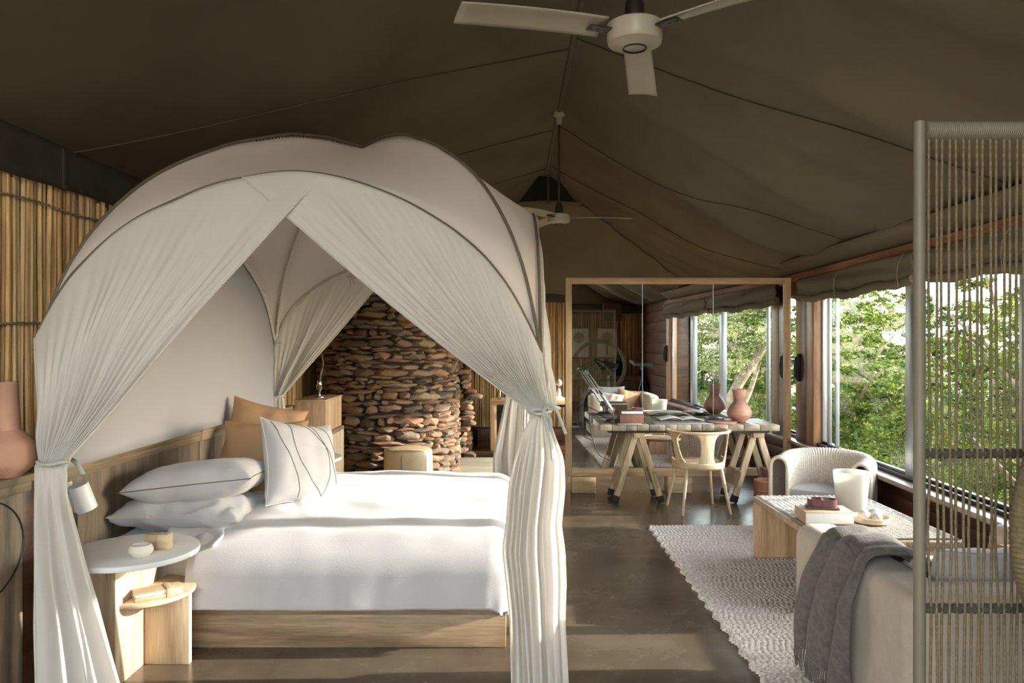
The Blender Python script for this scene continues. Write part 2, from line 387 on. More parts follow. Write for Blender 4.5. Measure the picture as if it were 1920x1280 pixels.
# sewn seams
def seam(y0, side, slope=.57, fade=1.0):
    pts = []
    for k in range(40):
        d = k/39*(2.8 if side < 0 else 2.42)*fade; x = RIDX+side*d; y = y0-slope*d-.1*math.sin(d*1.3)
        if y < Y0+.02 or y > 9.55: continue
        pts.append((x, y, roof_z(x, y)-.006))
    if len(pts) > 3: return B().tube(pts, .0045, 6).build('seam', M['seam'], ceil)
for y0 in (9.3, 7.6, 5.5, 3.7, 2.0):
    seam(y0, -1); seam(y0-.2, 1)
B().tube([(RIDX, y, RIDZ-.012) for y in np.linspace(Y0, 9.6, 30)], .020, 8).build('ridge_hem', M['canvas'], ceil)
# hip seams
for s, xe in ((-1, -2.3), (1, 2.85)):
    pts = []
    for k in range(24):
        t = k/23; x = lerp(RIDX+s*.40, xe, t)
        # find the hip line: where side slope meets back slope
        best = None
        for j in range(60):
            y = 9.6+1.1*j/59
            dd = abs(roof_z(x, 9.2)-(2.10+1.17*((Y1-y)/1.1)**.92))
            if best is None or dd < best[0]: best = (dd, y)
        pts.append((x, best[1], roof_z(x, best[1])-.012))
    B().tube(pts, .012, 6).build('seam', M['seam'], ceil)
# dark open gablet at the back of the ridge, with its pole
gv = thing('gable_vent', 'black triangular opening at the far peak of the canvas roof', 'vent', (RIDX+.03, 9.56, 3.27))
gb = B(); t = bmesh.new()
c0 = [(-.03-.37, 3.262), (-.03+.40, 3.262), (.09, 3.615), (-.13, 3.615)]
vs = [t.verts.new((RIDX+.03+a, 9.575, z)) for a, z in c0]; t.faces.new(vs); e = bmesh.ops.extrude_face_region(t, geom=t.faces[:])
bmesh.ops.translate(t, vec=(0, .02, 0), verts=[v for v in e['geom'] if isinstance(v, bmesh.types.BMVert)]); gb.merge(t)
gb.build('dark_panel', M['black'], gv)  # black panel stands for the darkness inside the opening
B().tube([(RIDX+.02, 9.55, 3.26), (RIDX+.02, 9.55, 3.63)], .018, 10).build('pole', M['canvas_dark'], gv)
b = B(); b.grid(lambda u, v: (RIDX+lerp(-.42, .44, u), 9.555+.01*math.sin(u*9), 3.262+.03*math.sin(PI*u)**.6*(v)-.05*v*0+(-.03 if v < .5 else .012)), 24, 3)
solid(b.build('flap', M['canvas'], gv), .006)

# ---- left wall: canes tied with twine below a canvas valance
wl_ = B().box(-2.45, -2.39, Y0-.05, Y1+.05, 0, 2.52, 0).build('wall_left', M['canebacking']); struct(wl_)
def cane_mesh(seed, h=2.34):
    rr = random.Random(seed); b = B(); pts, rs = [], []; z = 0; step = .19; ph = rr.random()*.15; ax = rr.uniform(-.006, .006)
    zs = [0]; q = ph+.05
    while q < h-.05: zs += [q-.006, q, q+.006]; q += rr.uniform(.17, .26)
    zs.append(h)
    r0 = .0135*rr.uniform(.9, 1.08)
    node = set(zs[2::3])
    for k, z in enumerate(zs):
        pts.append((ax*math.sin(z*2.2+seed), .004*math.sin(z*3+seed*2), z)); rs.append(r0*(1.13 if (k % 3 == 2 and 0 < k < len(zs)-1) else 1)*lerp(1.04, .94, z/h))
    b.tube(pts, rs, 7); return b.mesh('cane')
canes = [cane_mesh(i) for i in range(7)]
for m_ in canes: m_.materials.append(M['cane'])
y = 3.22; k = 0
while y < 4.95:
    o = link('cane', canes[random.randrange(7)], None, wl_); s = random.uniform(.8, 1.2)
    o.location = (-2.372+random.uniform(-.008, .008), y, 0); o.scale = (s, s, random.uniform(.97, 1.01)); o.rotation_euler = (random.uniform(-.006, .006), 0, random.uniform(0, 6.28))
    y += .0255*s*random.uniform(.92, 1.1); k += 1
def cane_bank(name, p0, p1, z0, z1, mat, parent, r=.0125, jit=.008, seed=3):
    """a bank of canes too small to tell apart, as one mesh"""
    rr = random.Random(seed); b = B(); p0 = Vector((*p0, 0)); p1 = Vector((*p1, 0)); L = (p1-p0).length; d = (p1-p0)/L; s = 0
    while s < L:
        q = r*rr.uniform(.75, 1.2); p = p0+d*s; o = rr.uniform(-jit, jit); n_ = Vector((-d.y, d.x, 0)); p = p+n_*o
        lean = rr.uniform(-.012, .012)
        b.tube([(p.x, p.y, z0), (p.x+d.x*lean, p.y+d.y*lean, (z0+z1)/2), (p.x, p.y, z1-rr.uniform(0, .02))], q, 5, cap=True)
        s += q*2*rr.uniform(.93, 1.15)
    o = b.build(name, mat, parent); o['kind'] = 'stuff'; return o
cane_bank('cane_bank', (-2.372, 4.97), (-2.372, Y1-.05), 0, 2.34, M['canes'], wl_)
cane_bank('cane_bank', (-2.372, Y0), (-2.372, 3.2), 0, 2.34, M['canes'], wl_, seed=4)
for z in (2.185, 1.585, .9):
    pts = [(-2.345+.004*math.sin(y_*300), y_, z+.006*math.sin(y_*9)+.003*math.sin(y_*160)) for y_ in np.linspace(2.4, 6.5, 400)]
    B().tube(pts, .0055, 5).build('twine', M['twine'], wl_)
# canvas valance over the canes
def valance(name, pts, z0, z1, mat, parent, th=.012):
    n = len(pts)
    b = B(); b.grid(lambda u, v: (lerp(pts[0][0], pts[1][0], u), lerp(pts[0][1], pts[1][1], u), lerp(z0+.012*nz(u*14, 3.3)+.006*math.sin(u*60), z1, v)), 160, 5)
    o = b.build(name, mat, parent); solid(o, th); return o
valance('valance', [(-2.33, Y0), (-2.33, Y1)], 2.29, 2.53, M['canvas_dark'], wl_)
B().box(-2.345, -2.32, 3.86, 3.9, 2.29, 2.5, .002).build('valance_strap', M['canvas_dark'], wl_)

# ---- back wall
wb_ = B().box(-2.45, 3.1, Y1, Y1+.06, 0, 2.4, 0).build('wall_back', M['darkwood_x']); struct(wb_)
cane_bank('cane_bank', (-2.3, Y1-.02), (2.95, Y1-.02), .28, 2.08, M['canes'], wb_, seed=6)
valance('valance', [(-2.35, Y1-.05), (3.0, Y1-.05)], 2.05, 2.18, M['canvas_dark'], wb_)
B().tube([(x, Y1-.045, 1.35+.004*math.sin(x*40)) for x in np.linspace(-2.3, 2.9, 200)], .005, 5).build('twine', M['twine'], wb_)
b = B().box(-2.3, 2.9, Y1-.06, Y1-.03, .08, .26, .005).build('baseboard_back', M['darkwood_x']); struct(b)
# raised floor by the back wall, with a pale board in front of it
st = B().box(-1.3, 2.9, 9.55, Y1-.06, 0, .08, .006).build('platform_step', M['darkwood_x']); struct(st)
pl = B().box(-.86, .52, 8.05, 9.45, .0, .035, .006).build('floor_board', M['ply_x']); tag(pl, 'pale ply board laid on the floor between the stone chimney and the far desk', 'board')

# ---- wall behind the camera (seen in the mirror): canes, prints
wf = B().box(.95, 3.15, Y0-.06, Y0, 0, 2.4, 0).build('wall_front', M['darkwood_x']); struct(wf)  # covers one end only; an opening is added beside it for daylight
cane_bank('cane_bank', (.97, Y0+.02), (3.05, Y0+.02), 0, 2.16, M['canes'], wf, seed=9)
valance('valance', [(.95, Y0+.05), (3.1, Y0+.05)], 2.10, 2.3, M['canvas_dark'], wf)
b = B(); b.grid(lambda u, v: (lerp(.95, 2.9, u), Y0+.02, lerp(2.2, roof_z(lerp(.95, 2.86, u), Y0)+.02, v)), 40, 4); solid(b.build('gable_canvas', M['canvas'], wf), .01)

# ---- right wall: sill wall of dark planks, window strip, orange beam, rolled blind
wr = thing('wall_right', None, None, (RX(5), 5, 0)); struct(wr)
YA, YB = 2.7, Y1
def along(ya, yb, xo0, xo1, z0, z1, mat, name, parent, bev=.004):
    """a member running along the right wall; xo is the offset from its inner face"""
    b = B(); t = bmesh.new(); bmesh.ops.create_cube(t, size=1)
    for v in t.verts:
        yy = ya if v.co.y < 0 else yb; xo = xo0 if v.co.x < 0 else xo1; v.co = Vector((RX(yy)+xo, yy, z0 if v.co.z < 0 else z1))
    if bev: bmesh.ops.bevel(t, geom=t.edges[:], offset=bev, segments=2, profile=.5, affect='EDGES')
    b.merge(t); return b.build(name, mat, parent)
SILL = .53
for i in range(4):
    z0 = i*.13+.004
    for (ya, yb) in ((YA, 5.0), (5.004, 7.5), (7.504, YB)):
        along(ya, yb, 0, .05, z0, min(SILL-.03, z0+.126), M['darkwood'], 'plank', wr, .004)
along(YA, YB, .03, .07, 0, SILL-.02, M['darkwood'], 'backing', wr, 0)
along(YA, YB, -.10, .02, SILL-.035, SILL, M['sillwood'], 'sill', wr, .006)
along(YA, YB, .02, .09, SILL-.05, SILL+.02, M['darkwood'], 'sill_track', wr, .004)
along(YA, YB, .0, .03, SILL+.0, SILL+.028, M['blackmetal'], 'track_rail', wr, .003)
along(YA, YB, -.05, .09, 2.10, 2.165, M['teak'], 'beam', wr, .006)
along(YA, YB, -.02, .10, 1.96, 2.10, M['darkwood'], 'head_board', wr, 0)
# posts between bays
def post(ya, yb, mat=M['teak_z']):
    return along(ya, yb, -.03, .10, SILL-.01, 2.1, mat, 'post', wr, .006)
post(6.93, 7.13); post(7.13, 7.42, M['darkwood']); post(YA, YA+.16)
post(10.3, YB)
for (yy, zz) in ((7.29, 1.26), (YA+.05, 1.32)):
    hb = B(); x = RX(yy)-.06
    hb.tube([(x, yy, zz-.13), (x-.015, yy, zz-.09), (x-.018, yy, zz), (x-.01, yy, zz+.08), (x+.01, yy, zz+.1)], [.012, .016, .018, .014, .008], 10)
    hb.box(x-.004, x+.03, yy-.014, yy+.014, zz-.15, zz+.12, .004); hb.build('handle', M['blackmetal'], wr)
# window panes and aluminium stiles
def window(n, ya, yb, off=.045):
    w = thing('window_%d' % n, None, None, (RX(ya), ya, SILL)); struct(w)
    along(ya, yb, off, off+.004, SILL+.03, 1.97, M['glass'], 'pane', w, 0)
    for s, e in ((ya, ya+.022), (yb-.022, yb)): along(s, e, off-.015, off+.02, SILL+.02, 1.98, M['alu'], 'stile', w, .003)
    along(ya, yb, off-.015, off+.02, SILL+.02, SILL+.05, M['blackmetal'], 'bottom_rail', w, .003)
    along(ya, yb, off-.015, off+.02, 1.95, 1.98, M['blackmetal'], 'top_rail', w, .003)
    return w
window(1, YA+.17, 3.95, .03); window(2, 3.95, 5.22, .06); window(3, 5.16, 6.72, .03); window(4, 6.60, 6.93, .06); window(5, 7.45, 10.3, .045)  # last window, behind the mirror, is added to let sun onto the chimney
along(5.15, 5.27, .01, .075, SILL+.02, 1.99, M['alu'], 'mullion', wr, .004)
along(3.89, 4.01, .01, .08, SILL+.02, 1.99, M['alu'], 'mullion', wr, .004)  # added to widen the stile's shadow across the bed
# rolled up canvas blinds hanging under the beam
def blind(ya, yb, zb, label):
    t = thing('canvas_blind', label, 'blind', (RX(ya)-.06, ya, 2.1), 0, 'rolled canvas blinds along the window wall')
    def fn(u, v):
        yy = lerp(ya, yb, u); sag = .03*math.sin(PI*u)+.012*math.sin(u*17)
        z = lerp(2.10, zb-sag, v); x = RX(yy)-.075-.02*math.sin(v*PI)-.012*math.sin(v*9+u*6)
        return (x, yy, z)
    b = B(); b.grid(fn, 60, 12); solid(b.build('drop', M['canvas'], t), .008)
    b = B(); pts = []
    for k in range(50):
        u = k/49; yy = lerp(ya, yb, u); pts.append((RX(yy)-.085, yy, zb-.03*math.sin(PI*u)-.012*math.sin(u*17)-.012))
    b.tube(pts, [.034+.004*math.sin(i*1.3) for i in range(50)], 10); b.build('roll', M['canvas'], t)
    for q in (.06, .55):
        yy = lerp(ya, yb, q); x = RX(yy)-.13
        B().tube([(x+.04, yy, 2.1), (x, yy, 2.02), (x-.005, yy, zb+.02), (x+.01, yy+.01, zb-.06)], .003, 6).build('cord', M['twine'], t)
    return t
blind(YA+.05, 4.9, 1.93, 'rolled olive canvas blind above the window behind the rope screen')
blind(4.95, 7.2, 1.93, 'rolled olive canvas blind above the window pane beside the mirror')
# canvas strip closing the roof above the beam
b = B(); b.grid(lambda u, v: (lerp(RX(lerp(YA, YB, u))-.1, RX(lerp(YA, YB, u))+.09, v)-.02, lerp(YA, YB, u), lerp(2.30, 2.15, v)), 100, 4)
solid(b.build('canvas_strip', M['canvas'], wr), .008)
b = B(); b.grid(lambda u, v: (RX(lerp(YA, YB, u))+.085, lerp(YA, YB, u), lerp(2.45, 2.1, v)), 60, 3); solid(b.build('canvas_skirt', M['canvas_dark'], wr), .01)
# recessed dark plank wall beside and behind the camera
w2 = thing('wall_side', None, None, (3.05, 1, 0)); struct(w2)
for i in range(11):
    B().box(3.0, 3.05, Y0, YA, i*.21+.003, i*.21+.206, .004).build('plank', M['darkwood'], w2)
B().box(3.052, 3.09, Y0-.05, YA+.1, 0, 2.5, 0).build('backing', M['darkwood'], w2)
B().box(2.68, 3.05, YA-.05, YA, 0, 2.3, .004).build('return', M['darkwood_x'], w2)
b = B(); b.grid(lambda u, v: (lerp(2.75, 3.1, v), lerp(Y0, YA, u), lerp(2.32, 2.25, v)), 30, 3); solid(b.build('canvas_strip', M['canvas'], w2), .008)
bx = B().box(2.12, 2.5, Y0+.02, Y0+.3, 1.93, 2.32, .008).build('wall_box', M['darkwood_x']); tag(bx, 'dark brown timber box high on the cane wall, seen in the mirror', 'box')
# ================================================================ HEADBOARD, SHELF UNIT, BED
def hbox(ya, yb, xo0, xo1, z0, z1, mat, name, parent, bev=.004):
    b = B(); t = bmesh.new(); bmesh.ops.create_cube(t, size=1)
    for v in t.verts:
        yy = ya if v.co.y < 0 else yb; xo = xo0 if v.co.x < 0 else xo1; v.co = Vector((HX(yy)+xo, yy, z0 if v.co.z < 0 else z1))
    if bev: bmesh.ops.bevel(t, geom=t.edges[:], offset=bev, segments=2, profile=.5, affect='EDGES')
    b.merge(t); return b.build(name, mat, parent)
hd = thing('headboard', 'long grey-brown panelled headboard with a moulded cap behind the bed', 'headboard', (HX(5)-.1, 5, 0))
for ya, yb in ((3.31, 4.85), (4.855, 6.70)):
    hbox(ya, yb, -.05, 0, .0, .875, M['greyoak'], 'panel', hd)
    hbox(ya, yb, -.10, .02, .895, .93, M['greyoak_y'], 'cap', hd, .006)
    hbox(ya, yb, -.06, .012, .855, .897, M['greyoak_y'], 'moulding', hd, .005)
hbox(6.66, 6.70, -.2, .015, 0, .9, M['greyoak'], 'end_post', hd)
un = thing('shelf_unit', 'grey-brown cabinet at the left edge with a shelf and a round inlaid line', 'cabinet', (HX(2.6)-.1, 2.6, 0))
hbox(2.35, 3.20, -.27, .0, .0, .875, M['greyoak'], 'body', un)
hbox(2.33, 3.26, -.29, .02, .895, .93, M['greyoak_y'], 'top', un, .006)
hbox(2.35, 3.24, -.06, .012, .855, .897, M['greyoak_y'], 'moulding', un, .005)
hbox(3.20, 3.30, -.05, -.012, .0, .89, M['darkwood'], 'shadow_gap', un)
b = B(); b.tube([(HX(2.93+.27*math.cos(a))+.002, 2.93+.27*math.cos(a), .655+.21*math.sin(a)) for a in np.linspace(0, 2*PI, 64, endpoint=False)], .0035, 6, closed=True); b.build('inlay_ring', M['blackmetal'], un)

# round clay vase with a straight neck on the shelf
vp = (-2.095, 3.13, .931)
vs_ = thing('clay_vase', 'terracotta ball vase with a tall straight neck on the left shelf', 'vase', (vp[0]-.0, vp[1], vp[2]))
def lathe_pts(ctrl, n=6): return [(max(0, p.x), p.z) for p in catmull([(r, 0, z) for r, z in ctrl], n)]
B().lathe([(0, 0), (.045, 0)]+lathe_pts([(.05, .002), (.098, .05), (.108, .10), (.098, .15), (.055, .195)])+[(.048, .2), (.042, .33), (.04, .40), (.035, .40), (.036, .33), (.04, .2), (0, .19)], (vp[0]-.02, vp[1]-.0, vp[2])).build('body', M['clay'], vs_)

# wall reading lamps and socket
def reading_lamp(y, label):
    t = thing('reading_lamp', label, 'lamp', (HX(y), y, .77), 0, 'white reading lamps on the headboard')
    x = HX(y)
    B().box(x, x+.018, y-.045, y+.045, .665, .845, .006).build('back_plate', M['lampwhite'], t)
    B().tube([(x+.01, y, .80), (x+.05, y, .80)], .009, 10).build('arm', M['blackmetal'], t)
    mx = Matrix.Translation((x+.09, y, .775)) @ Euler((.25, -.22, 0)).to_matrix().to_4x4()
    B().lathe([(.0, .065), (.043, .065), (.045, .06), (.046, -.06), (.042, -.06), (.040, .045), (0, .045)], (0, 0, 0), 28, None).xf(mx).build('shade', M['lampwhite'], t)
    B().lathe([(0, 0), (.006, 0), (.006, .004), (0, .004)], (0, 0, 0), 12, Euler((0, PI/2, 0)).to_matrix().to_4x4()).xf(Matrix.Translation((x+.018, y, .70))).build('switch', M['blackmetal'], t)
    return t
reading_lamp(3.47, 'white cylinder reading lamp on the headboard beside the near bedside table')
reading_lamp(6.05, 'white cylinder reading lamp on the headboard at the far side of the bed')
sk = thing('socket_plate', 'brushed metal socket plate on the headboard above the bedside table', 'socket', (HX(3.52), 3.52, .64))
x = HX(3.52); B().box(x, x+.008, 3.47, 3.57, .575, .685, .003).build('plate', M['steel'], sk)
B().box(x+.008, x+.014, 3.50, 3.53, .61, .65, .002).build('rocker', M['white'], sk)
B().box(x+.008, x+.010, 3.54, 3.56, .6, .66, .002).build('slot', M['black'], sk)

# near bedside table: round white top, cross panels, half-round lower shelf
def bedside(y, label, mirror=1):
    t = thing('bedside_table', label, 'table', (-1.7, y, 0), 0, 'bedside tables')
    pts = [(-2.02, y-.27*mirror*-1), ]
    cx, R_ = -1.645, .27
    outl = [(cx+R_*math.cos(a), y+R_*math.sin(a)) for a in np.linspace(0, 2*PI, 64, endpoint=False)]
    B().prism(outl, .575, .60, .006).build('table_top', M['white'], t)
    B().box(-1.745, -1.71, y-.02, y+.36, 0, .575, .003).build('tall_panel', M['ash'], t)
    B().box(-1.93, -1.745, y+.1, y+.135, 0, .575, .003).build('cross_panel', M['ash'], t)
    B().box(-1.71, -1.50, y+.23, y+.26, 0, .33, .003).build('short_panel', M['ash'], t)
    c2 = (-1.71, y+.23); q = [(c2[0], c2[1]+.22)]+[(c2[0]+.225*math.cos(a), c2[1]+.22*math.sin(a)) for a in np.linspace(PI/2, -PI/2, 30)[1:-1]]+[(c2[0], c2[1]-.22)]
    B().prism(q[::-1], .33, .352, .008).build('lower_shelf', M['ash_x'], t)
    return t
bedside(3.24, 'near bedside table with a round white top and a half-round wooden lower shelf')
bt2 = thing('bedside_table', 'far bedside table, its white top just showing behind the patterned cushion', 'table', (-1.66, 5.85, 0), 0, 'bedside tables')
B().prism([(-1.62+.285*math.cos(a), 5.83+.285*math.sin(a)) for a in np.linspace(0, 2*PI, 48, endpoint=False)], .575, .60, .006).build('table_top', M['white'], bt2)
B().box(-1.745, -1.71, 5.62, 6.0, 0, .575, .003).build('tall_panel', M['ash'], bt2)
B().box(-1.71, -1.50, 5.80, 5.83, 0, .33, .003).build('short_panel', M['ash'], bt2)
# things on the near bedside table
bo = B().lathe([(0, .0), (.028, .001)]+lathe_pts([(.034, .003), (.048, .025), (.040, .05)])+[(.033, .05), (.036, .028), (.02, .012), (0, .012)], (-1.555, 3.13, .60)).build('ceramic_bowl', M['ceramic']); tag(bo, 'small cream ceramic bowl on the round white bedside table', 'bowl')
bk = thing('wooden_block', 'small notched wooden block behind the bowl on the bedside table', 'block', (-1.53, 3.25, .60))
B().box(-1.588, -1.538, 3.225, 3.275, .601, .665, .002).build('tall_half', M['blockwood'], bk)
B().box(-1.5375, -1.487, 3.225, 3.275, .601, .665, .002).build('pale_half', M['ash_x'], bk)
nb = thing('leather_notebook', 'stack of two tan leather notebooks closed with a strap on the lower bedside shelf', 'notebook', (-1.6, 3.38, .353))
R45 = Matrix.Translation((-1.60, 3.37, .353)) @ Euler((0, 0, .62)).to_matrix().to_4x4()
B().box(-.10, .10, -.045, .045, 0, .016, .004, 2, R45).build('lower_cover', M['leather'], nb)
B().box(-.096, .096, -.041, .041, .017, .03, .001, 1, R45).build('pages', M['paper'], nb)
B().box(-.098, .10, -.045, .045, .031, .036, .002, 2, R45).build('upper_cover', M['leather'], nb)
B().box(.03, .055, -.048, .048, -.0, .040, .002, 2, R45).build('strap', M['leather'], nb)

# ---- bed
bed = thing('bed', 'double bed on a low wooden plinth against the headboard', 'bed', (-1.05, 4.54, 0))
XH = -2.02
B().box(-2.02, -.03, 3.66, 5.42, 0, .165, .003).build('plinth', M['oak_x'], bed)
B().box(-2.02, -.03, 3.64, 5.44, .167, .20, .004).build('plinth_rim', M['oak_x'], bed)
def mattress_fn(b):
    b.box(-1.99, -.10, 3.70, 5.40, .20, .50, .07, 5); return b
mattress_fn(B()).build('mattress', M['linen_beige'], bed)
b = B(); b.grid(lambda u, v: (lerp(-1.995, -1.40, u), 4.55+lerp(-.865, .865, v), .507+.010*nz(u*4, v*7)-(.30*max(0, abs(v-.5)*2-.96)/.04*.12)), 30, 60)
solid(b.build('sheet', M['linen_white'], bed), .008)

# duvet, draped over the mattress edges
def duvet():
    nu, nv = 230, 260; x0, x1, ya, yb = -1.56, -.12, 3.74, 5.36; over = .42; r = .17
    X = np.zeros((nu, nv)); Y = X.copy(); Z = X.copy()
    for i in range(nu):
        u = i/(nu-1); a = lerp(x0, x1+over, u)
        for j in range(nv):
            v = j/(nv-1); c = lerp(ya-over, yb+over, v)
            ex = max(0, a-x1); ey = (ya-c) if c < ya else max(0, c-yb); d = math.hypot(ex, ey)
            dx = ex/d if d else 0; dy = (-1 if c < ya else 1)*ey/d if d else 0
            th = min(PI/2, d/r); out = r*math.sin(th); drop = r*(1-math.cos(th))+max(0, d-r*PI/2)
            drop = min(drop, .375)
            bx_, by_ = min(a, x1), min(max(c, ya), yb)
            # crown and wrinkles
            cx = (bx_-x0)/(x1-x0); cy = (by_-ya)/(yb-ya)
            cy2 = min(1, max(0, (c-ya+.15)/(yb-ya+.30))); crown = .075*(math.sin(PI*cy2)**.9)*(.55+.45*math.sin(PI*min(1, .15+cx*.8)))
            w = .016*nz(a*2.0, c*3.6)+.009*nz(a*5+3, c*9)+.010*nz(a*1.4+2*c, c*2.2, 4)
            fan = math.exp(-((a-x0)/.30)**2)
            w += fan*.020*math.sin((c*26+9*(a-x0))+3*nz(a*4, c*4))*(.5+.5*nz(a*3, c*3+7))
            w += .012*math.exp(-((a+.45*(c-4.3)-x0-.33)/.05)**2)*smooth01((c-3.75)/.5)
            hang = min(1, drop/.3)
            fold = hang*(.004*math.sin(a*5+2*nz(a*2, 1))+.0015*math.sin(a*31+nz(a*5, c*3)*3)*hang+.006*nz(a*2.0, c*2.5, 2))
            foldx = hang*(.012*math.sin(c*11+nz(c*2, 2))+.01*nz(a*3, c*3, 5))
            x = bx_+dx*(out+foldx*1.5+ .02*hang); y = by_+dy*(out+.018*hang)+(dy*fold*1.4)
            z = .545+(crown+w)*(1-smooth01(d/.26))-drop
            if u < .02: z -= .012*(1-u/.02)
            X[i, j] = x; Y[i, j] = y; Z[i, j] = max(.206, z)
    o = link('duvet', grid_mesh('duvet', X, Y, Z), M['linen_white']); solid(o, .02, -1); return o
dv = duvet(); tag(dv, 'thick white duvet spread over the bed and hanging down its near side', 'duvet')

# pillows
def pillow_mesh(w, h, t, seed=0, pinch=.10, wr_=.006, flange=0):
    n = 46; V = []; Fs = []
    def pt(u, v, s):
        # u,v in -1..1 ; concave outline, pointed corners
        px = u*(1-pinch*(1-v*v)*abs(u)**3); py = v*(1-pinch*(1-u*u)*abs(v)**3)
        e = max(0, (1-u**4))*max(0, (1-v**4)); z = s*t/2*(e**.55)
        if e > .02: z += wr_*nz(u*3+seed, v*3, s)*(e**.3)*1.5+wr_*.8*math.sin(8*u*v+seed+6*nz(u*2, v*2, seed))*(1-e)*(e > .02)
        return (px*w/2, py*h/2, z)
    b = B()
    for s in (1, -1): b.grid(lambda a, c, s=s: pt(math.sin((a-.5)*PI), math.sin((c-.5)*PI), s), n, n)
    bmesh.ops.remove_doubles(b.bm, verts=b.bm.verts, dist=.0008); bmesh.ops.recalc_face_normals(b.bm, faces=b.bm.faces)
    return b
def piping(w, h, pinch=.10, r=.003):
    pts = []
    for k in range(96):
        s = k/96*4; e, f = int(s), (s % 1)*2-1
        u, v = [(f, -1), (1, f), (-f, 1), (-1, -f)][e]
        pts.append((u*(1-pinch*(1-v*v)*abs(u)**3)*w/2, v*(1-pinch*(1-u*u)*abs(v)**3)*h/2, 0))
    return B().tube(pts, r, 6, closed=True)
def pillow(name, label, mat, w, h, t, loc, rot, seed, group=None, cat='pillow', pipe=None, bend=0, **kw):
    o = thing(name, label, cat, loc, 0, group); o.rotation_euler = rot
    b = pillow_mesh(w, h, t, seed, **kw)
    if bend:
        for v in b.bm.verts: v.co.z += bend*(v.co.x**2+v.co.y**2)/(w*h)*4
    b.build('cover', mat, o, 80, local=True)
    piping(w, h, kw.get('pinch', .10)).build('piping', M['hem'] if pipe is None else pipe, o, local=True)
    return o
pg = 'white pillows stacked at the head of the bed'
pillow('bed_pillow', 'lower white pillow of the near stack, crumpled in the sun', M['linen_white'], .68, .50, .18, (-1.71, 4.02, .60), (.0, .02, -.04), 3, pg, wr_=.016, pipe=M['linen_beige'])
pillow('bed_pillow', 'upper white pillow of the near stack, smooth with thin dark piping', M['linen_white'], .66, .48, .20, (-1.67, 4.02, .755), (-.06, -.10, .06), 8, pg, wr_=.005)
pillow('bed_pillow', 'white pillow of the far stack behind the tan cushions', M['linen_white'], .66, .46, .18, (-1.70, 4.98, .60), (.02, .02, .03), 5, pg, wr_=.008)
cg = 'tan cushions on the bed'
pillow('tan_cushion', 'tan cushion standing between the white pillows and the patterned cushion', M['tan'], .50, .50, .17, (-1.50, 4.52, .775), (1.28, .0, .10), 11, cg, 'cushion', M['tan'], pinch=.10)
pillow('tan_cushion', 'tan cushion further back, only its peak showing over the other', M['tan'], .50, .50, .16, (-1.69, 5.05, .84), (1.30, .22, .15), 13, cg, 'cushion', M['tan'])
# patterned cushion with curved dark lines
pc = pillow('patterned_cushion', 'white square cushion with thin curved dark lines, front of the group on the bed', M['linen_white'], .50, .50, .20, (-1.22, 4.30, .80), (1.22, 0.18, .92), 21, None, 'cushion', pinch=.13, pipe=M['paper'])
def line_on(w, h, t, ctrl, pinch=.13, seed=21, wr_=.006):
    pts = catmull([(a, c, 0) for a, c in ctrl], 14); out = []
    for p in pts:
        u, v = p.x, p.y; e = max(0, (1-u**4))*max(0, (1-v**4))
        z = t/2*(e**.55)+(wr_*nz(u*3+seed, v*3, 1)*(e**.3)*1.5+wr_*.8*math.sin(8*u*v+seed+6*nz(u*2, v*2, seed))*(1-e) if e > .02 else 0)
        out.append((u*(1-pinch*(1-v*v)*abs(u)**3)*w/2, v*(1-pinch*(1-u*u)*abs(v)**3)*h/2, z+.0005))
    return B().tube(out, .0018, 5)
for ctrl in ([(-.86, .9), (-.7, .3), (-.45, -.2), (-.3, -.93)], [(-.45, .95), (-.42, .3), (-.15, -.3), (.35, -.93)], [(.1, .95), (.45, .3), (.55, -.2), (.3, -.93)], [(-.1, .93), (.3, .5), (.7, -.1), (.8, -.9)], [(.35, .93), (.7, .5), (.93, .0)]):
    line_on(.5, .5, .2, ctrl).build('printed_line', M['blackmetal'], pc, local=True)
# turned-back end of the sheet by the bedside table
b = B(); b.grid(lambda u, v: (lerp(-1.72, -1.44, u)+.02*math.sin(v*5), lerp(3.60, 3.80, v)-.02*math.sin(u*6), .545+.02*math.sin(u*7+v*3)*(1-v)-.05*(1-v)**2), 24, 16)
sh = b.build('folded_cloth', M['linen_white']); solid(sh, .012, 1); tag(sh, 'loose white cloth corner lying between the bedside table and the duvet', 'cloth')

# ================================================================ CANOPY
CX, CYc, HXc, HY = -.93, 4.65, 1.05, 1.55
FZ = [(-1, 1.5), (-.93, 1.68), (-.79, 1.85), (-.62, 2.0), (-.3, 2.15), (0, 2.205), (.2, 2.18), (.4, 2.11), (.55, 2.03), (.72, 1.91), (.845, 1.77), (.94, 1.61), (1, 1.45)]
DZ = [(0, 2.70), (.15, 2.70), (.3, 2.655), (.5, 2.52), (.65, 2.37), (.75, 2.24), (.85, 2.05), (.92, 1.86), (.97, 1.66), (1, 1.45)]
SZ = [(-1, 1.45), (-.94, 1.66), (-.8, 1.90), (-.6, 2.06), (-.35, 2.2), (0, 2.28), (.35, 2.2), (.6, 2.06), (.8, 1.90), (.94, 1.66), (1, 1.45)]
def itp(T, v): return float(np.interp(v, [a for a, _ in T], [z for _, z in T]))
def smooth_tab(T, n=200):
    vs = np.linspace(T[0][0], T[-1][0], n); z = np.array([itp(T, v) for v in vs]); k = 9
    zp = np.pad(z, k, mode='reflect', reflect_type='odd'); z2 = np.convolve(zp, np.ones(2*k+1)/(2*k+1), 'valid'); return [(float(a), float(c)) for a, c in zip(vs, z2)]
FZ, DZ, SZ = smooth_tab(FZ), smooth_tab(DZ), smooth_tab(SZ)
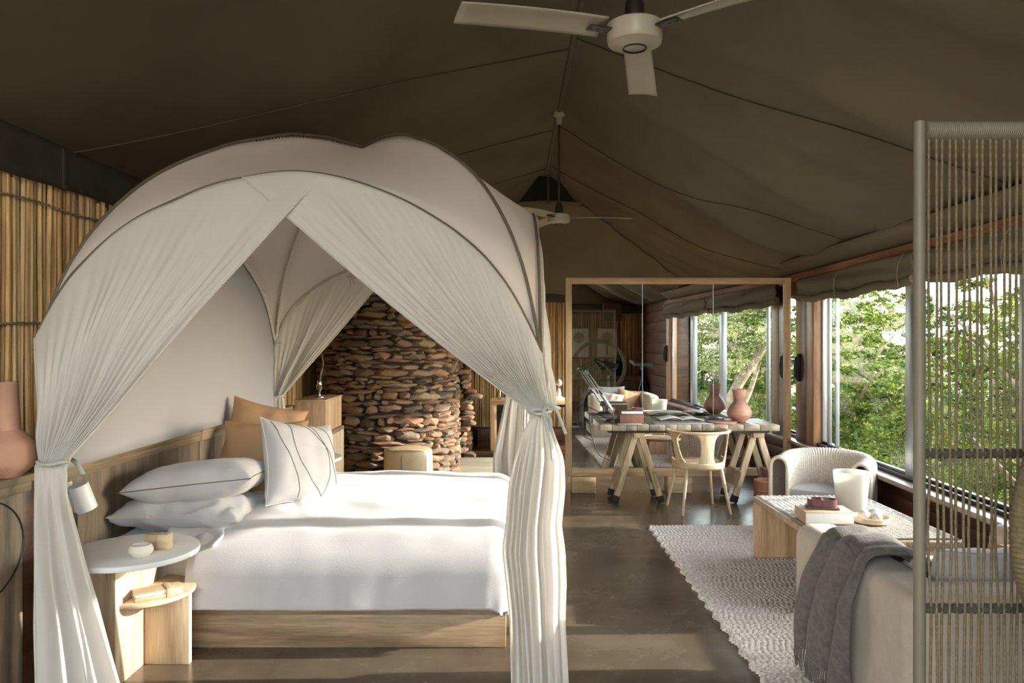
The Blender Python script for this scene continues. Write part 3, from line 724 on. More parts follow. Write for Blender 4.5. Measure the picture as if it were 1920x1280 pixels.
def canopy_z(a, c):
    r = max(abs(a), abs(c))
    if r < 1e-6: return itp(DZ, 0)
    side_front = abs(c) >= abs(a); v = (a if side_front else c)/r
    T = FZ if side_front else SZ
    sgn = v
    base = itp(T, 1 if sgn > 0 else -1); mid = itp(T, 0); dz = itp(DZ, r)
    want = lerp(itp(DZ, 0), mid, r**1.1)-.035*math.sin(PI*r); g_ = (want-dz)/(mid-base) if mid-base else 0
    z = dz+g_*(itp(T, sgn)-base)
    if r > .97: z = lerp(z, itp(T, sgn)+(itp(DZ, 1)-base)*abs(sgn)**8, (r-.97)/.03)
    return z
can = thing('bed_canopy', 'domed white fabric canopy on bent canes over the bed', 'canopy', (CX, CYc, 0))
n = 181; a_ = np.linspace(-1, 1, n); A, C_ = np.meshgrid(a_, a_, indexing='ij')
Zc = np.vectorize(canopy_z)(A, C_)
rf = link('roof_fabric', grid_mesh('roof_fabric', CX+HXc*A, CYc+HY*C_, Zc), M['gauze_roof'], can)
solid(rf, .004)
def arch(pts, r, name, mat): return B().tube(pts, r, 8).build(name, mat, can)
edge_front = [(CX+HXc*v, CYc-HY, itp(FZ, v)) for v in np.linspace(-1, 1, 80)]
def zpts(fn, n=80): return [fn(v) for v in np.linspace(-1, 1, n)]
for s in (-1, 1):
    arch(zpts(lambda v: (CX+HXc*v, CYc+s*HY, itp(FZ, v)+.004)), .009, 'hoop', M['hem'] if s < 0 else M['sleeve'])
    arch(zpts(lambda v: (CX+HXc*v, CYc+s*(HY-.03), itp(FZ, v)-.03)), .013, 'cane_rib', M['sleeve'])
    arch(zpts(lambda v: (CX+s*HXc, CYc+HY*v, itp(SZ, v)+.004)), .007, 'hoop', M['hem'] if s > 0 else M['sleeve'])
    arch(zpts(lambda v: (CX+s*(HXc-.025), CYc+HY*v, itp(SZ, v)-.03)), .013, 'cane_rib', M['sleeve'])
    arch(zpts(lambda v: (CX+HXc*v, CYc+s*HY*v, itp(DZ, abs(v))+.011), 140), .008, 'hoop', M['hem'])
    arch(zpts(lambda v: (CX+(HXc-.02)*v, CYc+s*(HY-.02)*v, itp(DZ, abs(v))-.034), 140), .013, 'cane_rib', M['sleeve'])
# second cane sprung under the near right of the roof (dark strap)
ctrl = [P(625, 336, 3.13), P(720, 362, 3.2), P(800, 398, 3.27), P(880, 447, 3.3), P(930, 482, 3.28), P(968, 512, 3.22)]
arch(catmull(ctrl, 10), .011, 'strap', M['rope'])
# posts
for s in (-1, 1):
    for q in (-1, 1):
        x, y = CX+s*HXc, CYc+q*HY
        b = B(); z0 = .0 if s > 0 else .0
        for dx, dy in ((0, 0), (.02, .006), (-.004, .022)):
            b.tube([(x-s*.03+dx*-s, y-q*.02+dy*-q, z0), (x-s*.02+dx*-s, y-q*.02+dy*-q, .9), (x-s*.015+dx*-s, y-q*.015+dy*-q, 1.5)], .010, 8)
        b.build('post', M['sleeve'], can)
def bow(p, parent, s=1.0, name='tie_bow'):
    b = B(); p = Vector(p)
    for sx in (-1, 1):
        b.tube([p, p+Vector((sx*.022*s, -.01, .012*s)), p+Vector((sx*.038*s, -.01, 0)), p+Vector((sx*.02*s, -.01, -.010*s)), p], .0035, 6)
        b.tube([p, p+Vector((sx*.012*s, -.008, -.03*s)), p+Vector((sx*.018*s, -.004, -.06*s))], .003, 6)
    b.box(p.x-.018, p.x+.018, p.y-.022, p.y+.02, p.z-.008, p.z+.008, .004); return b.build(name, M['tie'], parent)
bow((-1.93, 6.15, 1.49), can); bow(P(489, 546, 5.85), can); bow(P(546, 498, 6.05), can); bow(P(660, 520, 6.1), can)
# fabric wall on the headboard side
def side_fn(u, v):
    w = lerp(-.985, .985, u); y = CYc+HY*w; zt = itp(SZ, w)-.005; x = CX-HXc+.008+lerp(0, .03, v)
    x = max(x, HX(y)-.045) if v > .9 else x
    return (x+.008*math.sin(w*7)*v*(1-v)*4, y, lerp(zt, .945, v))
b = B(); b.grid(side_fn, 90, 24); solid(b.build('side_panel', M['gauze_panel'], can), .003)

# ---- tied-back curtains: pleated from the arch to the tie, then falling to the floor
def curtain(name, label, top, gather, gw, foot, zfloor=.01, bulge=None, npl=9, amp=.03, nu=150, nt=60, nb=60, normal=(0, -1, 0), sag=.12, inner_sag=None, seed=0, hem=True, mat=None, bal=0.06, xdir=(1, 0, 0), group='canopy curtains', shift=0):
    """top: list of points along the arch (s=0..1); gather: tie point; gw: bundle width; foot: (x0,x1) spread at the floor along xdir"""
    N_ = Vector(normal); Xd = Vector(xdir); G = Vector(gather)
    tops = [Vector(p) for p in top]
    def topat(s):
        f = s*(len(tops)-1); i = min(int(f), len(tops)-2); return tops[i].lerp(tops[i+1], f-i)
    V = np.zeros((nu, nt+nb, 3))
    for i in range(nu):
        s = i/(nu-1); T = topat(s); ph = 2*PI*npl*s+1.5*nz(s*5, seed)
        gp = G+Xd*gw*(s-.5)+N_*(.012*math.sin(ph*2))
        for j in range(nt):
            t = j/(nt-1); c = T.lerp(gp, .5); c = c+Vector((0, 0, -1))*(sag if inner_sag is None else lerp(inner_sag, sag, abs(s-shift)))*((T-gp).length/1.5)
            p = T*(1-t)**2+c*2*t*(1-t)+gp*t*t
            a = amp*math.sin(PI*min(1, t*1.02))**.5*(.25+.75*t)*(1-.75*max(0, t-.8)/.2)
            ph2 = 2*PI*npl*.38*s+3*nz(s*3.1, t*.8, seed); a *= .75*(.5+1.1*abs(nz(s*5, .3, seed+3))); p = p+N_*(a*math.sin(ph2)+a*.30*math.sin(ph)*t**2+.03*nz(s*3, t*3, seed))
            V[i, j] = p
        for j in range(nb):
            t = (j+1)/nb; z = lerp(G.z, zfloor, t); w0 = bulge(t) if bulge else (lerp(-gw/2, foot[0], smooth01(t*1.2)), lerp(gw/2, foot[1], smooth01(t*1.2)))
            xx = lerp(w0[0], w0[1], s); depth = (w0[1]-w0[0])
            a = min(.028, depth*.13)*min(1, t*6)
            ph3 = 2*PI*npl*.36*s+3.2*nz(s*3, t*.9, seed); p = Vector((G.x, G.y, z))+Xd*xx+N_*(a*math.sin(ph3)+a*.14*math.sin(ph+2*t+seed)+bal*math.sin(PI*s)*min(1, t*5)+.008*nz(s*6, t*4, seed))
            V[i, nt+j] = p
    me = grid_mesh(name, V[:, :, 0], V[:, :, 1], V[:, :, 2])
    t_ = thing(name, label, 'curtain', (G.x, G.y, zfloor), 0, group)
    o = link('cloth', me, mat or M['gauze'], t_); solid(o, .0025)
    if hem:
        for i, e in ((0, 0), (nu-1, 1)):
            pts = [Vector(V[i, j]) for j in range(0, nt+nb, 2)]
            B().tube(pts, .0045, 5).build('hem', M['sleeve'], t_)
    bt = B(); ring = [G+Xd*(gw*.5+.006)*math.cos(a)+N_*.045*math.sin(a)+Vector((0, 0, .004*math.sin(3*a))) for a in np.linspace(0, 2*PI, 24, endpoint=False)]
    bt.tube(ring, .007, 8, closed=True); bt.build('tie', M['tie'], t_)
    return t_
YF = CYc-HY
def archF(v0, v1, dy=-.012, s=-1, n=60): return [(CX+HXc*v, CYc+s*HY+dy, itp(FZ, v)+.002) for v in np.linspace(v0, v1, n)]
def archS(v0, v1, s=1, dx=.012, n=50): return [(CX+s*HXc+dx, CYc+HY*v, itp(SZ, v)+.002) for v in np.linspace(v0, v1, n)]
# near left
def bl(t):
    return (-.068, float(np.interp(t, [0, .1, .4, .9, 1], [.05, .055, .135, .29, .315])))
cl = curtain('canopy_curtain', 'sheer cream curtain tied back at the near left post, beside the bedside table', archF(-.995, .14), P(100, 866, 2.90), .10, (-.1, .3), bulge=bl, npl=9, amp=.028, sag=-.02, inner_sag=-.05, seed=1, bal=.02)
# near right: billows below the tie
BR = [(0, -.02, .03), (.06, -.06, .05), (.16, -.10, .095), (.26, -.125, .10), (.38, -.135, .085), (.47, -.15, .10), (.58, -.135, .105), (.70, -.12, .10), (.85, -.115, .11), (1, -.11, .12)]
def br(t): return (float(np.interp(t, [q[0] for q in BR], [q[1] for q in BR])), float(np.interp(t, [q[0] for q in BR], [q[2] for q in BR])))
cr = curtain('canopy_curtain', 'sheer cream curtain tied in a bow at the near right post, billowing to the floor', archF(-.17, .998, -.03), P(1012, 772, 3.04), .075, (-.1, .1), bulge=br, npl=11, amp=.03, sag=.02, inner_sag=.05, seed=2, shift=0, bal=.05)
# bow on the near right tie
b = B(); g0 = P(1018, 770, 2.97)
for q in ([(0, 0, 0), (.03, -.02, .03), (.055, -.02, 0), (.075, -.015, -.05), (.09, -.01, -.09)], [(0, 0, 0), (.012, -.02, -.035), (.022, -.02, -.07), (.03, -.02, -.07), (.028, -.02, -.03), (0, -.01, 0)], [(0, 0, 0), (.014, -.02, -.06), (.03, -.025, -.13), (.036, -.03, -.19)], [(0, 0, 0), (-.02, -.01, .008), (-.045, 0, 0)]):
    b.tube([g0+Vector(p) for p in catmull(q, 6)], .0065, 6)
b.build('bow', M['tie'], cr)
b = B()
tp = catmull([P(130, 860, 3.0), P(142, 866, 2.98), P(150, 880, 2.98), P(156, 890, 2.99)], 6)
b.grid(lambda u, v: tp[min(len(tp)-1, int(u*(len(tp)-1)))]+Vector(((v-.5)*.018, 0, (v-.5)*.012)), 18, 2); solid(b.build('tie_end', M['tie'], cl), .002)
# far left and far right
curtain('canopy_curtain', 'sheer curtain tied back at the far left post near the wooden cabinet', archF(-.99, .02, -.03, 1), P(523, 742, 6.12), .06, (-.04, .05), zfloor=.62, npl=7, amp=.03, sag=.02, inner_sag=.06, seed=3, bulge=lambda t: (lerp(-.03, -.02, t), lerp(.03, .11, t)), bal=.01)
curtain('canopy_curtain', 'sheer curtain gathered at the far right post, seen behind the near one', archF(.60, .99, -.03, 1), (.02, 6.08, 1.13), .08, (-.16, .1), npl=6, amp=.03, sag=.02, seed=4, bulge=lambda t: (-.05-.12*min(1, t*2), .05), bal=.02)
# foot side, one half drawn to each post
curtain('canopy_curtain', 'sheer curtain on the foot side of the bed, drawn to the near right post', archS(-.99, -.05), (.155, 3.17, 1.22), .09, (-.1, .1), npl=7, amp=.02, sag=.02, inner_sag=.05, seed=5, normal=(1, 0, 0), xdir=(0, 1, 0), bulge=lambda t: (-.04, .04+.14*min(1, t*2)), bal=.01)
curtain('canopy_curtain', 'sheer curtain on the foot side of the bed, drawn to the far right post', archS(.99, .05), (.14, 6.10, 1.15), .09, (-.1, .1), npl=6, amp=.02, sag=.02, inner_sag=.05, seed=6, normal=(1, 0, 0), xdir=(0, -1, 0), bulge=lambda t: (-.04, .04+.14*min(1, t*2)), bal=.01)
# ================================================================ STONE CHIMNEY
chim = thing('stone_chimney', 'round dry-stacked brown stone chimney breast behind the bed', 'chimney', (-1.45, 8.75, 0))
SX, SY, SR = -1.45, 8.75, .82
B().lathe([(SR-.04, 0), (SR-.05, 1.2), (SR-.08, 2.45), (0, 2.45)], (SX, SY, 0), 48).build('core', M['mortar'], chim)
def stone_bm(seed):
    rr = random.Random(seed); t = bmesh.new(); bmesh.ops.create_icosphere(t, subdivisions=2, radius=.5)
    for v in t.verts:
        c = v.co; s = (abs(c.x)**1.9+abs(c.y)**3+abs(c.z)**2.2); q = .5/max(1e-6, (abs(c.x*2)**2.0+abs(c.y*2)**2.6+abs(c.z*2)**2.7)**(1/2.5))*.98
        v.co = c*2*q
        v.co *= 1+.30*nz(c.x*3.4+seed*7, c.y*3, c.z*5)
        v.co.z += .16*nz(c.x*2.6+seed, 4, 1)
    return t
sms = []
for i in range(12):
    b = B(); b.merge(stone_bm(i)); me = b.mesh('stone', 28); me.materials.append(M['stone']); sms.append(me)
rr = random.Random(5); placed = 0; z = .02; rest = B()
while z < 2.42:
    h = rr.choice([.04, .05, .06, .07, .08, .09])*rr.uniform(.9, 1.1); a = -PI/2-1.75+rr.uniform(0, .15)
    while a < -PI/2+1.75:
        w = rr.choice([.09, .14, .19, .24, .30, .34])*rr.uniform(.85, 1.15)
        zz = z+h/2+rr.uniform(-.012, .012)+.012*math.sin(a*5+z*3)
        rad = SR-.055-.02*z+rr.uniform(-.012, .016); am = a+w/2/SR
        hh = h*rr.uniform(.95, 1.25)
        mx = Matrix.Translation((SX+rad*math.cos(am), SY+rad*math.sin(am), zz)) @ Euler((rr.uniform(-.08, .08), rr.uniform(-.1, .1), am+PI/2)).to_matrix().to_4x4() @ Matrix.Diagonal((w*1.06, .17, hh, 1))
        # the part of the drum above the bed and below the curtain edge is what the picture shows
        ang = am+PI/2
        if .30 < z < 2.0 and -.95 < ang < 1.42 and placed < 300 and not (z > 1.62 and abs(ang) > .62):
            o = link('stone', sms[rr.randrange(12)], None, chim); o.matrix_basis = Matrix.Translation(-chim.location) @ mx; placed += 1
        else: rest.merge(stone_bm(rr.randrange(12)), mx)
        a += (w+.004)/SR
    z += h*.94
o = rest.build('stone_rest', M['stones'], chim); o['kind'] = 'stuff'
print('stones', placed)
pier = thing('stone_pier', 'narrow dark stone pier standing behind the right side of the round chimney', 'pier', (-.80, 9.75, 0))
B().box(-1.3, -.64, 9.64, 10.1, 0, 2.4, 0).build('core', M['mortar'], pier)
z = .0; pc_n = 0; rest = B()
while z < 2.38:
    h = rr.uniform(.055, .085); a = 9.48; off = .05*max(0, 1-z/.9)
    for face in (0, 1):
        s = 0; L = .7 if face == 0 else .5
        while s < L:
            w = rr.uniform(.09, .24)
            if face == 0: p = (-1.3+s+w/2+off*0, 9.64-rr.uniform(0, .02)-off, z+h/2); rz = 0
            else: p = (-.64+rr.uniform(0, .02)+off, 9.64+s+w/2, z+h/2); rz = PI/2
            mx = Matrix.Translation(p) @ Euler((0, rr.uniform(-.08, .08), rz)).to_matrix().to_4x4() @ Matrix.Diagonal((w*1.05, .14, h*1.15, 1))
            if z < 1.5 and face == 0 and s > .3:
                o = link('stone', sms[rr.randrange(12)], None, pier); o.matrix_basis = Matrix.Translation(-pier.location) @ mx
            else: rest.merge(stone_bm(rr.randrange(12)), mx)
            s += w
    z += h*.95
o = rest.build('stone_rest', M['stones'], pier); o['kind'] = 'stuff'

# tall cabinet beyond the bed with its ledge
tc = thing('tall_cabinet', 'pale wooden box cabinet with a writing ledge, standing beyond the bed', 'cabinet', (-1.8, 7.0, 0))
B().box(-1.93, -1.655, 6.62, 7.25, .69, .965, .003).build('box_body', M['oak'], tc)
B().box(-1.935, -1.65, 6.61, 7.26, .966, .983, .003).build('lid', M['ash_x'], tc)
B().box(-1.90, -1.63, 6.45, 7.25, .655, .688, .004).build('ledge', M['greyoak_y'], tc)
B().box(-1.66, -1.632, 6.50, 7.25, 0, .653, .004).build('side_panel', M['ash'], tc)
B().box(-1.90, -1.66, 7.2, 7.25, 0, .653, .004).build('back_panel', M['greyoak'], tc)
sc = thing('glass_sculpture', 'small shiny glass and driftwood figure on top of the wooden cabinet', 'sculpture', (-1.78, 6.9, .984))
B().lathe([(0, 0), (.045, 0), (.045, .008), (.012, .014), (.010, .05), (.022, .08), (.03, .10), (.018, .13), (.024, .15), (0, .17)], (-1.78, 6.9, .984), 16).build('figure', M['chrome'], sc)
B().tube(catmull([(-1.78, 6.9, 1.10), (-1.765, 6.9, 1.2), (-1.745, 6.9, 1.28), (-1.75, 6.89, 1.36), (-1.76, 6.9, 1.40)], 6), [.010]*10+[.006]*8+[.003]*7, 7).build('twig', M['bark'], sc)
# leather pouf
pf = thing('leather_pouf', 'round tan leather pouf in front of the stone chimney', 'stool', (-1.06, 7.62, 0))
B().lathe([(0, 0)]+lathe_pts([(.22, .0), (.24, .03), (.25, .2), (.245, .38), (.225, .405)])+[(.215, .41), (.12, .418), (0, .42)], (-1.06, 7.62, 0), 48).build('body', M['leather'], pf)
B().tube([(-1.06+.236*math.cos(a), 7.62+.236*math.sin(a), .398) for a in np.linspace(0, 2*PI, 48, endpoint=False)], .006, 6, closed=True).build('welt', M['leather'], pf)
for k in range(6):
    a = k*PI/3+.4; B().tube([(-1.06+(r+.004)*math.cos(a), 7.62+(r+.004)*math.sin(a), z) for r, z in ((.236, .03), (.25, .2), (.245, .36), (.232, .395))], .003, 5).build('seam', M['hem'], pf)
ot = thing('wood_stool', 'small turned stool leg or log showing beside the far curtain', 'stool', (-.12, 8.7, .036)) if False else None

# far desk by the back wall
fd = thing('far_desk', 'wooden console desk against the cane wall at the back', 'desk', (.2, 9.9, .08))
B().box(-.28, .80, 9.68, 10.25, .68, .735, .004).build('desk_top', M['pine_x'], fd)
B().box(-.28, -.20, 9.68, 9.74, .081, .68, .003).build('leg', M['pine'], fd)
B().box(.70, .78, 9.68, 9.74, .081, .68, .003).build('leg', M['pine'], fd)
B().box(-.28, -.20, 10.15, 10.21, .081, .68, .003).build('leg', M['pine'], fd)
B().box(-.195, -.10, 9.72, 10.2, .081, .67, .003).build('inner_panel', M['black'], fd)
B().box(-.195, .695, 9.70, 9.73, .65, .675, .002).build('apron', M['blackmetal'], fd)
bb = B().box(-.67, -.47, 10.2, 10.4, .081, .30, .02).build('black_bin', M['black']); tag(bb, 'black bin on the step by the cane wall between the pier and the far desk', 'bin')
gb1 = B().lathe([(0, 0), (.025, 0), (.028, .01), (.028, .09), (.012, .12), (.012, .15), (.010, .15), (.010, .12), (.026, .088), (.026, .012), (0, .01)], (-.17, 9.9, .736), 20).build('glass_bottle', M['glassjar']); tag(gb1, 'clear glass bottle at the left end of the far desk', 'bottle')
wb2 = thing('white_books', 'stack of white books on the far desk left of the mirror', 'books', (.50, 9.85, .736))
B().box(.42, .68, 9.74, 9.95, .736, .757, .002).build('book', M['paper'], wb2); B().box(.45, .66, 9.76, 9.94, .758, .778, .002).build('book', M['paper'], wb2)
cn = B().lathe([(0, 0), (.022, 0), (.022, .10), (0, .10)], (.52, 9.85, .779), 16).build('candle', M['paper']); tag(cn, 'short white candle on the white books', 'candle')
fv = thing('flower_vase', 'small pale vase with one round dried flower head on the far desk', 'vase', (.62, 9.9, .779))
B().lathe([(0, 0), (.025, 0), (.032, .04), (.015, .09), (.018, .10), (.012, .10), (0, .05)], (.62, 9.88, .779), 16).build('body', M['ceramic'], fv)
B().tube([(.62, 9.88, .86), (.618, 9.88, .93)], .003, 5).build('stem', M['leather'], fv)
t = bmesh.new(); bmesh.ops.create_icosphere(t, subdivisions=3, radius=.045)
for v in t.verts: v.co *= 1+.12*nz(v.co.x*70, v.co.y*70, v.co.z*70); v.co += Vector((.618, 9.88, .955))
B().merge(t).build('flower_head', M['shell'], fv)
kn = B().lathe([(0, .0), (.03, .01), (.04, .04), (.03, .07), (0, .08)], (-.04, 9.66, .545), 16).build('hanging_bell', M['blackmetal']); tag(kn, 'small black bell hanging under the front of the far desk', 'bell')
B().tube([(-.04, 9.66, .62), (-.04, 9.69, .66)], .004, 5).build('hook', M['blackmetal'], kn)

# ================================================================ MIRROR SCREEN
MX0, MX1, MZ0, MZ1, MY = .532, 2.785, .16, 2.135, 7.47
mr = thing('mirror_screen', 'large pine-framed mirror of three panes standing behind the work table', 'mirror', (1.66, MY, 0), .0105)
def mb(x0, x1, y0, y1, z0, z1, name, mat, bev=.003): return B().box(x0, x1, y0, y1, z0, z1, bev).build(name, mat, mr, local=True)
hw = (MX1-MX0)/2
mb(-hw, -hw+.062, -.03, .05, MZ0, MZ1, 'side_post', M['pine'], .004); mb(hw-.062, hw, -.03, .05, MZ0, MZ1, 'side_post', M['pine'], .004)
mb(-hw+.062, hw-.062, -.03, .05, MZ1-.06, MZ1, 'top_rail', M['pine_x'], .004); mb(-hw+.062, hw-.062, -.03, .05, MZ0, MZ0+.075, 'bottom_rail', M['pine_x'], .004)
pw = (2*hw-.124)/3
for k in range(3):
    x = -hw+.062+k*pw; mb(x+.001, x+pw-.001, 0, .006, MZ0+.07, MZ1-.055, 'mirror_pane', M['mirror'], 0)
for k in (1, 2):
    x = -hw+.062+k*pw; mb(x-.0025, x+.0025, -.004, .004, MZ0+.075, MZ1-.06, 'joint_strip', M['alu'], 0)
mb(-hw+.03, hw-.03, .012, .03, MZ0+.03, MZ1-.03, 'backing', M['pine_x'], 0)
for k, x in enumerate((-.95, .0, .95)):
    o = B().box(1.66+x-.12, 1.66+x+.12, MY-.09, MY+.09, 0, .1585, .008).build('mirror_block', M['blockwood'])
    tag(o, ['wooden block under the left end of the mirror frame', 'wooden block under the middle of the mirror frame, behind the trestles', 'wooden block under the right end of the mirror frame'][k], 'block', 'blocks under the mirror')

# ================================================================ WORK TABLE
wt = thing('work_table', 'long plank-topped trestle table in front of the mirror', 'table', (1.6, 7.1, 0))
TX0, TX1, TY0, TY1, TZ = .80, 2.44, 6.80, 7.40, .74
x = TX0; k = 0; rr = random.Random(3)
while x < TX1-.02:
    w = min(rr.uniform(.095, .16), TX1-x)
    if TX1-(x+w) < .05: w = TX1-x
    B().box(x+.0015, x+w-.0015, TY0+rr.uniform(-.002, .002), TY1, TZ-.055, TZ+rr.uniform(-.0015, .0005), .004).build('plank', M['oldplank'], wt); x += w
B().box(TX0+.08, TX1-.08, TY0+.03, TY1-.03, TZ-.075, TZ-.057, .002).build('under_frame', M['black'], wt)
def trestle(x, label):
    t = thing('trestle', label, 'trestle', (x, 7.1, 0), 0, 'trestles under the work table')
    for y in (6.93, 7.25):
        for s in (-1, 1):
            b = B(); a = math.atan2(.20, .66)
            mx = Matrix.Translation((x+s*.112, y, .355)) @ Euler((0, -s*a*-1 if False else s*-a, 0)).to_matrix().to_4x4()
            b.box(-.028, .028, -.022, .022, -.30, .335, .004, 2, mx); b.build('leg', M['trestlewood'], t)
            mx2 = Matrix.Translation((x+s*.112, y, .355)) @ Euler((0, s*-a, 0)).to_matrix().to_4x4()
            B().box(-.031, .031, -.025, .025, -.36, -.295, .004, 2, mx2).build('foot_cap', M['black'], t)
    for s in (-1, 1):
        mx = Matrix.Translation((x+s*.165, 7.09, .22)) @ Euler((0, s*-.29, 0)).to_matrix().to_4x4()
        B().box(-.014, .014, -.21, .21, -.075, .075, .003, 2, mx).build('tie_board', M['trestlewood'], t)
        for (dy, dz) in ((-.16, .04), (-.16, -.04), (.16, .04), (.16, -.04)):
            pass
    B().box(x-.05, x+.05, 6.86, 7.34, .615, .664, .003).build('ridge_beam', M['trestlewood'], t)
    return t
trestle(1.17, 'left wooden A-frame trestle with black feet under the work table')
trestle(2.27, 'right wooden A-frame trestle with black feet under the work table')
# bentwood chair
dc = thing('desk_chair', 'pale wooden shell-back chair drawn up to the work table', 'chair', (1.66, 6.66, 0), .10)
def cyl(r, ph, z): return (r*math.sin(ph), -r*math.cos(ph)*.95, z)
def rz_(z): return lerp(.225, .262, (z-.40)/.30)
b = B(); b.grid(lambda u, v: cyl(rz_(lerp(.385, .44, v)), lerp(-1.75, 1.75, u), lerp(.385, .445+.03*abs(lerp(-1, 1, u))**3, v)), 40, 4); solid(b.build('seat_band', M['ash_x'], dc, local=True), .014)
def split(v): return .24+.20*(2*v-1)**4*1.0
b = B(); b.grid(lambda u, v: cyl(rz_(lerp(.42, .70, v)), lerp(-1, 1, u)*split(v), lerp(.42, .70, v)), 12, 20); solid(b.build('back_splat', M['ash'], dc, local=True), .012)
for s in (-1, 1):
    b = B(); b.grid(lambda u, v: cyl(rz_(lerp(.42, .70, v)), s*(lerp(.98, 1.30, v**.8)+lerp(-1, 1, u)*(.12+.26*(2*v-1)**4)), lerp(.42, .70, v)), 12, 20); solid(b.build('arm_panel', M['ash'], dc, local=True), .012)
b = B()
b.grid(lambda u, v: Vector(cyl(.268+.018*math.cos(2*PI*v), lerp(-1.95, 1.95, u), .708+.012*math.sin(2*PI*v))), 40, 9); b.build('top_rail', M['ash_x'], dc, local=True)
B().prism([(.222*math.cos(a), .21*math.sin(a)+.01) for a in np.linspace(0, 2*PI, 40, endpoint=False)], .415, .438, .005).build('seat', M['ash_x'], dc, local=True)
for sx in (-1, 1):
    for sy in (-1, 1): B().tube([(sx*.15, sy*.14, .415), (sx*.215, sy*.215, 0)], [.018, .011], 12).build('leg', M['ash'], dc, local=True)
# bin
tb = thing('bark_bin', 'round reddish-brown waste bin on the floor by the right trestle', 'bin', (2.32, 6.78, 0))
B().lathe([(0, .0), (.115, 0), (.118, .01), (.12, .24), (.112, .245), (.11, .24), (.108, .02), (0, .02)], (2.32, 6.78, 0), 36).build('body', M['terracotta'], tb)
for z in (.07, .15): B().lathe([(.1195, z), (.1225, z+.002), (.1225, z+.010), (.1195, z+.012)], (2.32, 6.78, 0), 36).build('band', M['terracotta'], tb)

# things on the work table
def desk_vase(x, y, z0, sc_, label, mat):
    t = thing('vase', label, 'vase', (x, y, z0))
    pr = [(0, 0), (.05*sc_, 0)]+[(r*sc_, z*sc_) for r, z in lathe_pts([(.055, .003), (.108, .055), (.112, .10), (.085, .155), (.055, .195), (.058, .24), (.068, .31)])]+[(.062*sc_, .31*sc_), (.05*sc_, .2*sc_), (.08*sc_, .13*sc_), (0, .03*sc_)]
    B().lathe(pr, (x, y, z0), 40).build('body', mat, t); return t
desk_vase(2.15, 7.06, TZ+.0005, 1.0, 'wide-bellied clay vase with flared neck at the right end of the work table', M['claydark'])
dl = thing('desk_lamp', 'black and chrome sprung-arm desk lamp at the left end of the work table', 'lamp', (.96, 7.12, TZ))
YL = 7.12
bp_ = P(1150, 790, YL); bp_.z = TZ+.001
B().lathe([(0, 0), (.085, 0), (.085, .012), (.07, .02), (.015, .024), (.012, .05), (0, .05)], bp_, 28).build('base', M['steel'], dl)
hub = P(1147, 768, YL); el = P(1100, 698, YL); hd_ = P(1131, 683, YL-.02)
B().tube([bp_+Vector((0, 0, .04)), hub], .010, 10).build('stem', M['steel'], dl)
for dx in (-.009, .009): B().tube([hub+Vector((dx, 0, dx)), el+Vector((dx, 0, dx))], .0055, 8).build('lower_arm', M['steel'], dl)
B().tube([hub+Vector((0, -.03, .0)), hub.lerp(el, .4)+Vector((0, -.02, 0))], .011, 8).build('spring', M['chrome'], dl)
for dx in (-.010, .010): B().tube([el+Vector((dx, 0, -dx)), hd_+Vector((dx, 0, -dx))], .005, 8).build('upper_arm', M['steel'], dl)
B().lathe([(0, -.012), (.022, -.012), (.022, .012), (0, .012)], (0, 0, 0), 18, Euler((PI/2, 0, 0)).to_matrix().to_4x4()).xf(Matrix.Translation(el)).build('elbow', M['steel'], dl)
B().lathe([(0, -.018), (.03, -.018), (.03, .018), (0, .018)], (0, 0, 0), 18, Euler((PI/2, 0, 0)).to_matrix().to_4x4()).xf(Matrix.Translation(hub)).build('hub', M['chrome'], dl)
mx = Matrix.Translation(P(1141, 684, YL-.02)) @ Euler((.35, 2.15, 0)).to_matrix().to_4x4()
b = B(); b.lathe([(0, -.06), (.018, -.058), (.025, -.045), (.028, -.018), (.050, .05), (.053, .075), (.050, .075), (.024, -.01), (0, -.025)], (0, 0, 0), 28, mx); b.build('shade', M['blackmetal'], dl)
B().tube(catmull([bp_+Vector((-.06, -.02, .03)), P(1108, 775, YL-.1), P(1108, 810, 6.76), P(1122, 850, 6.74), P(1142, 862, 6.8)], 10), .004, 6).build('cable', M['black'], dl)
def bk_(name, label, x0, x1, y0, y1, z0, z1, mat, rz=0, cat='book', grp=None):
    cx, cy = (x0+x1)/2, (y0+y1)/2; o = thing(name, label, cat, (cx, cy, z0), rz, grp)
    w, d, h = (x1-x0)/2, (y1-y0)/2, z1-z0
    B().box(-w, w, -d, d, 0, .004, .001).build('back_cover', mat, o, local=True); B().box(-w, w, -d, d, h-.004, h, .001).build('front_cover', mat, o, local=True)
    B().box(-w+.004, w-.006, -d+.004, d-.004, .0045, h-.0045, .001).build('page_block', M['paper'] if mat is not M['bookred'] else M['bookred'], o, local=True)
    B().box(-w, -w+.0035, -d, d, .0045, h-.0045, .0).build('spine', mat, o, local=True); return o
bk_('book', 'thick reddish-brown book lying behind the lamp on the work table', 1.0, 1.225, 6.90, 7.08, TZ+.001, TZ+.085, M['bookred'])
bk_('book', 'dark book lying on top of the thick reddish-brown book', 1.01, 1.22, 6.91, 7.07, TZ+.086, TZ+.118, M['bookdark'])
mgz = B().box(-.11, .11, -.07, .07, 0, .006, .001).build('magazine', M['greypaper']); mgz.location = (1.08, 6.862, TZ+.001); mgz.rotation_euler = (0, 0, -.05); tag(mgz, 'dark magazine lying flat at the table edge below the thick book', 'magazine')
for k, (x, y, w, d, m_, lab) in enumerate(((1.58, 6.95, .27, .11, 'greypaper', 'large dark grey desk pad on the work table'), )):
    o = B().box(x-w, x+w, y-d, y+d, TZ+.001, TZ+.006, .001).build('desk_pad', M[m_]); tag(o, lab, 'desk pad')
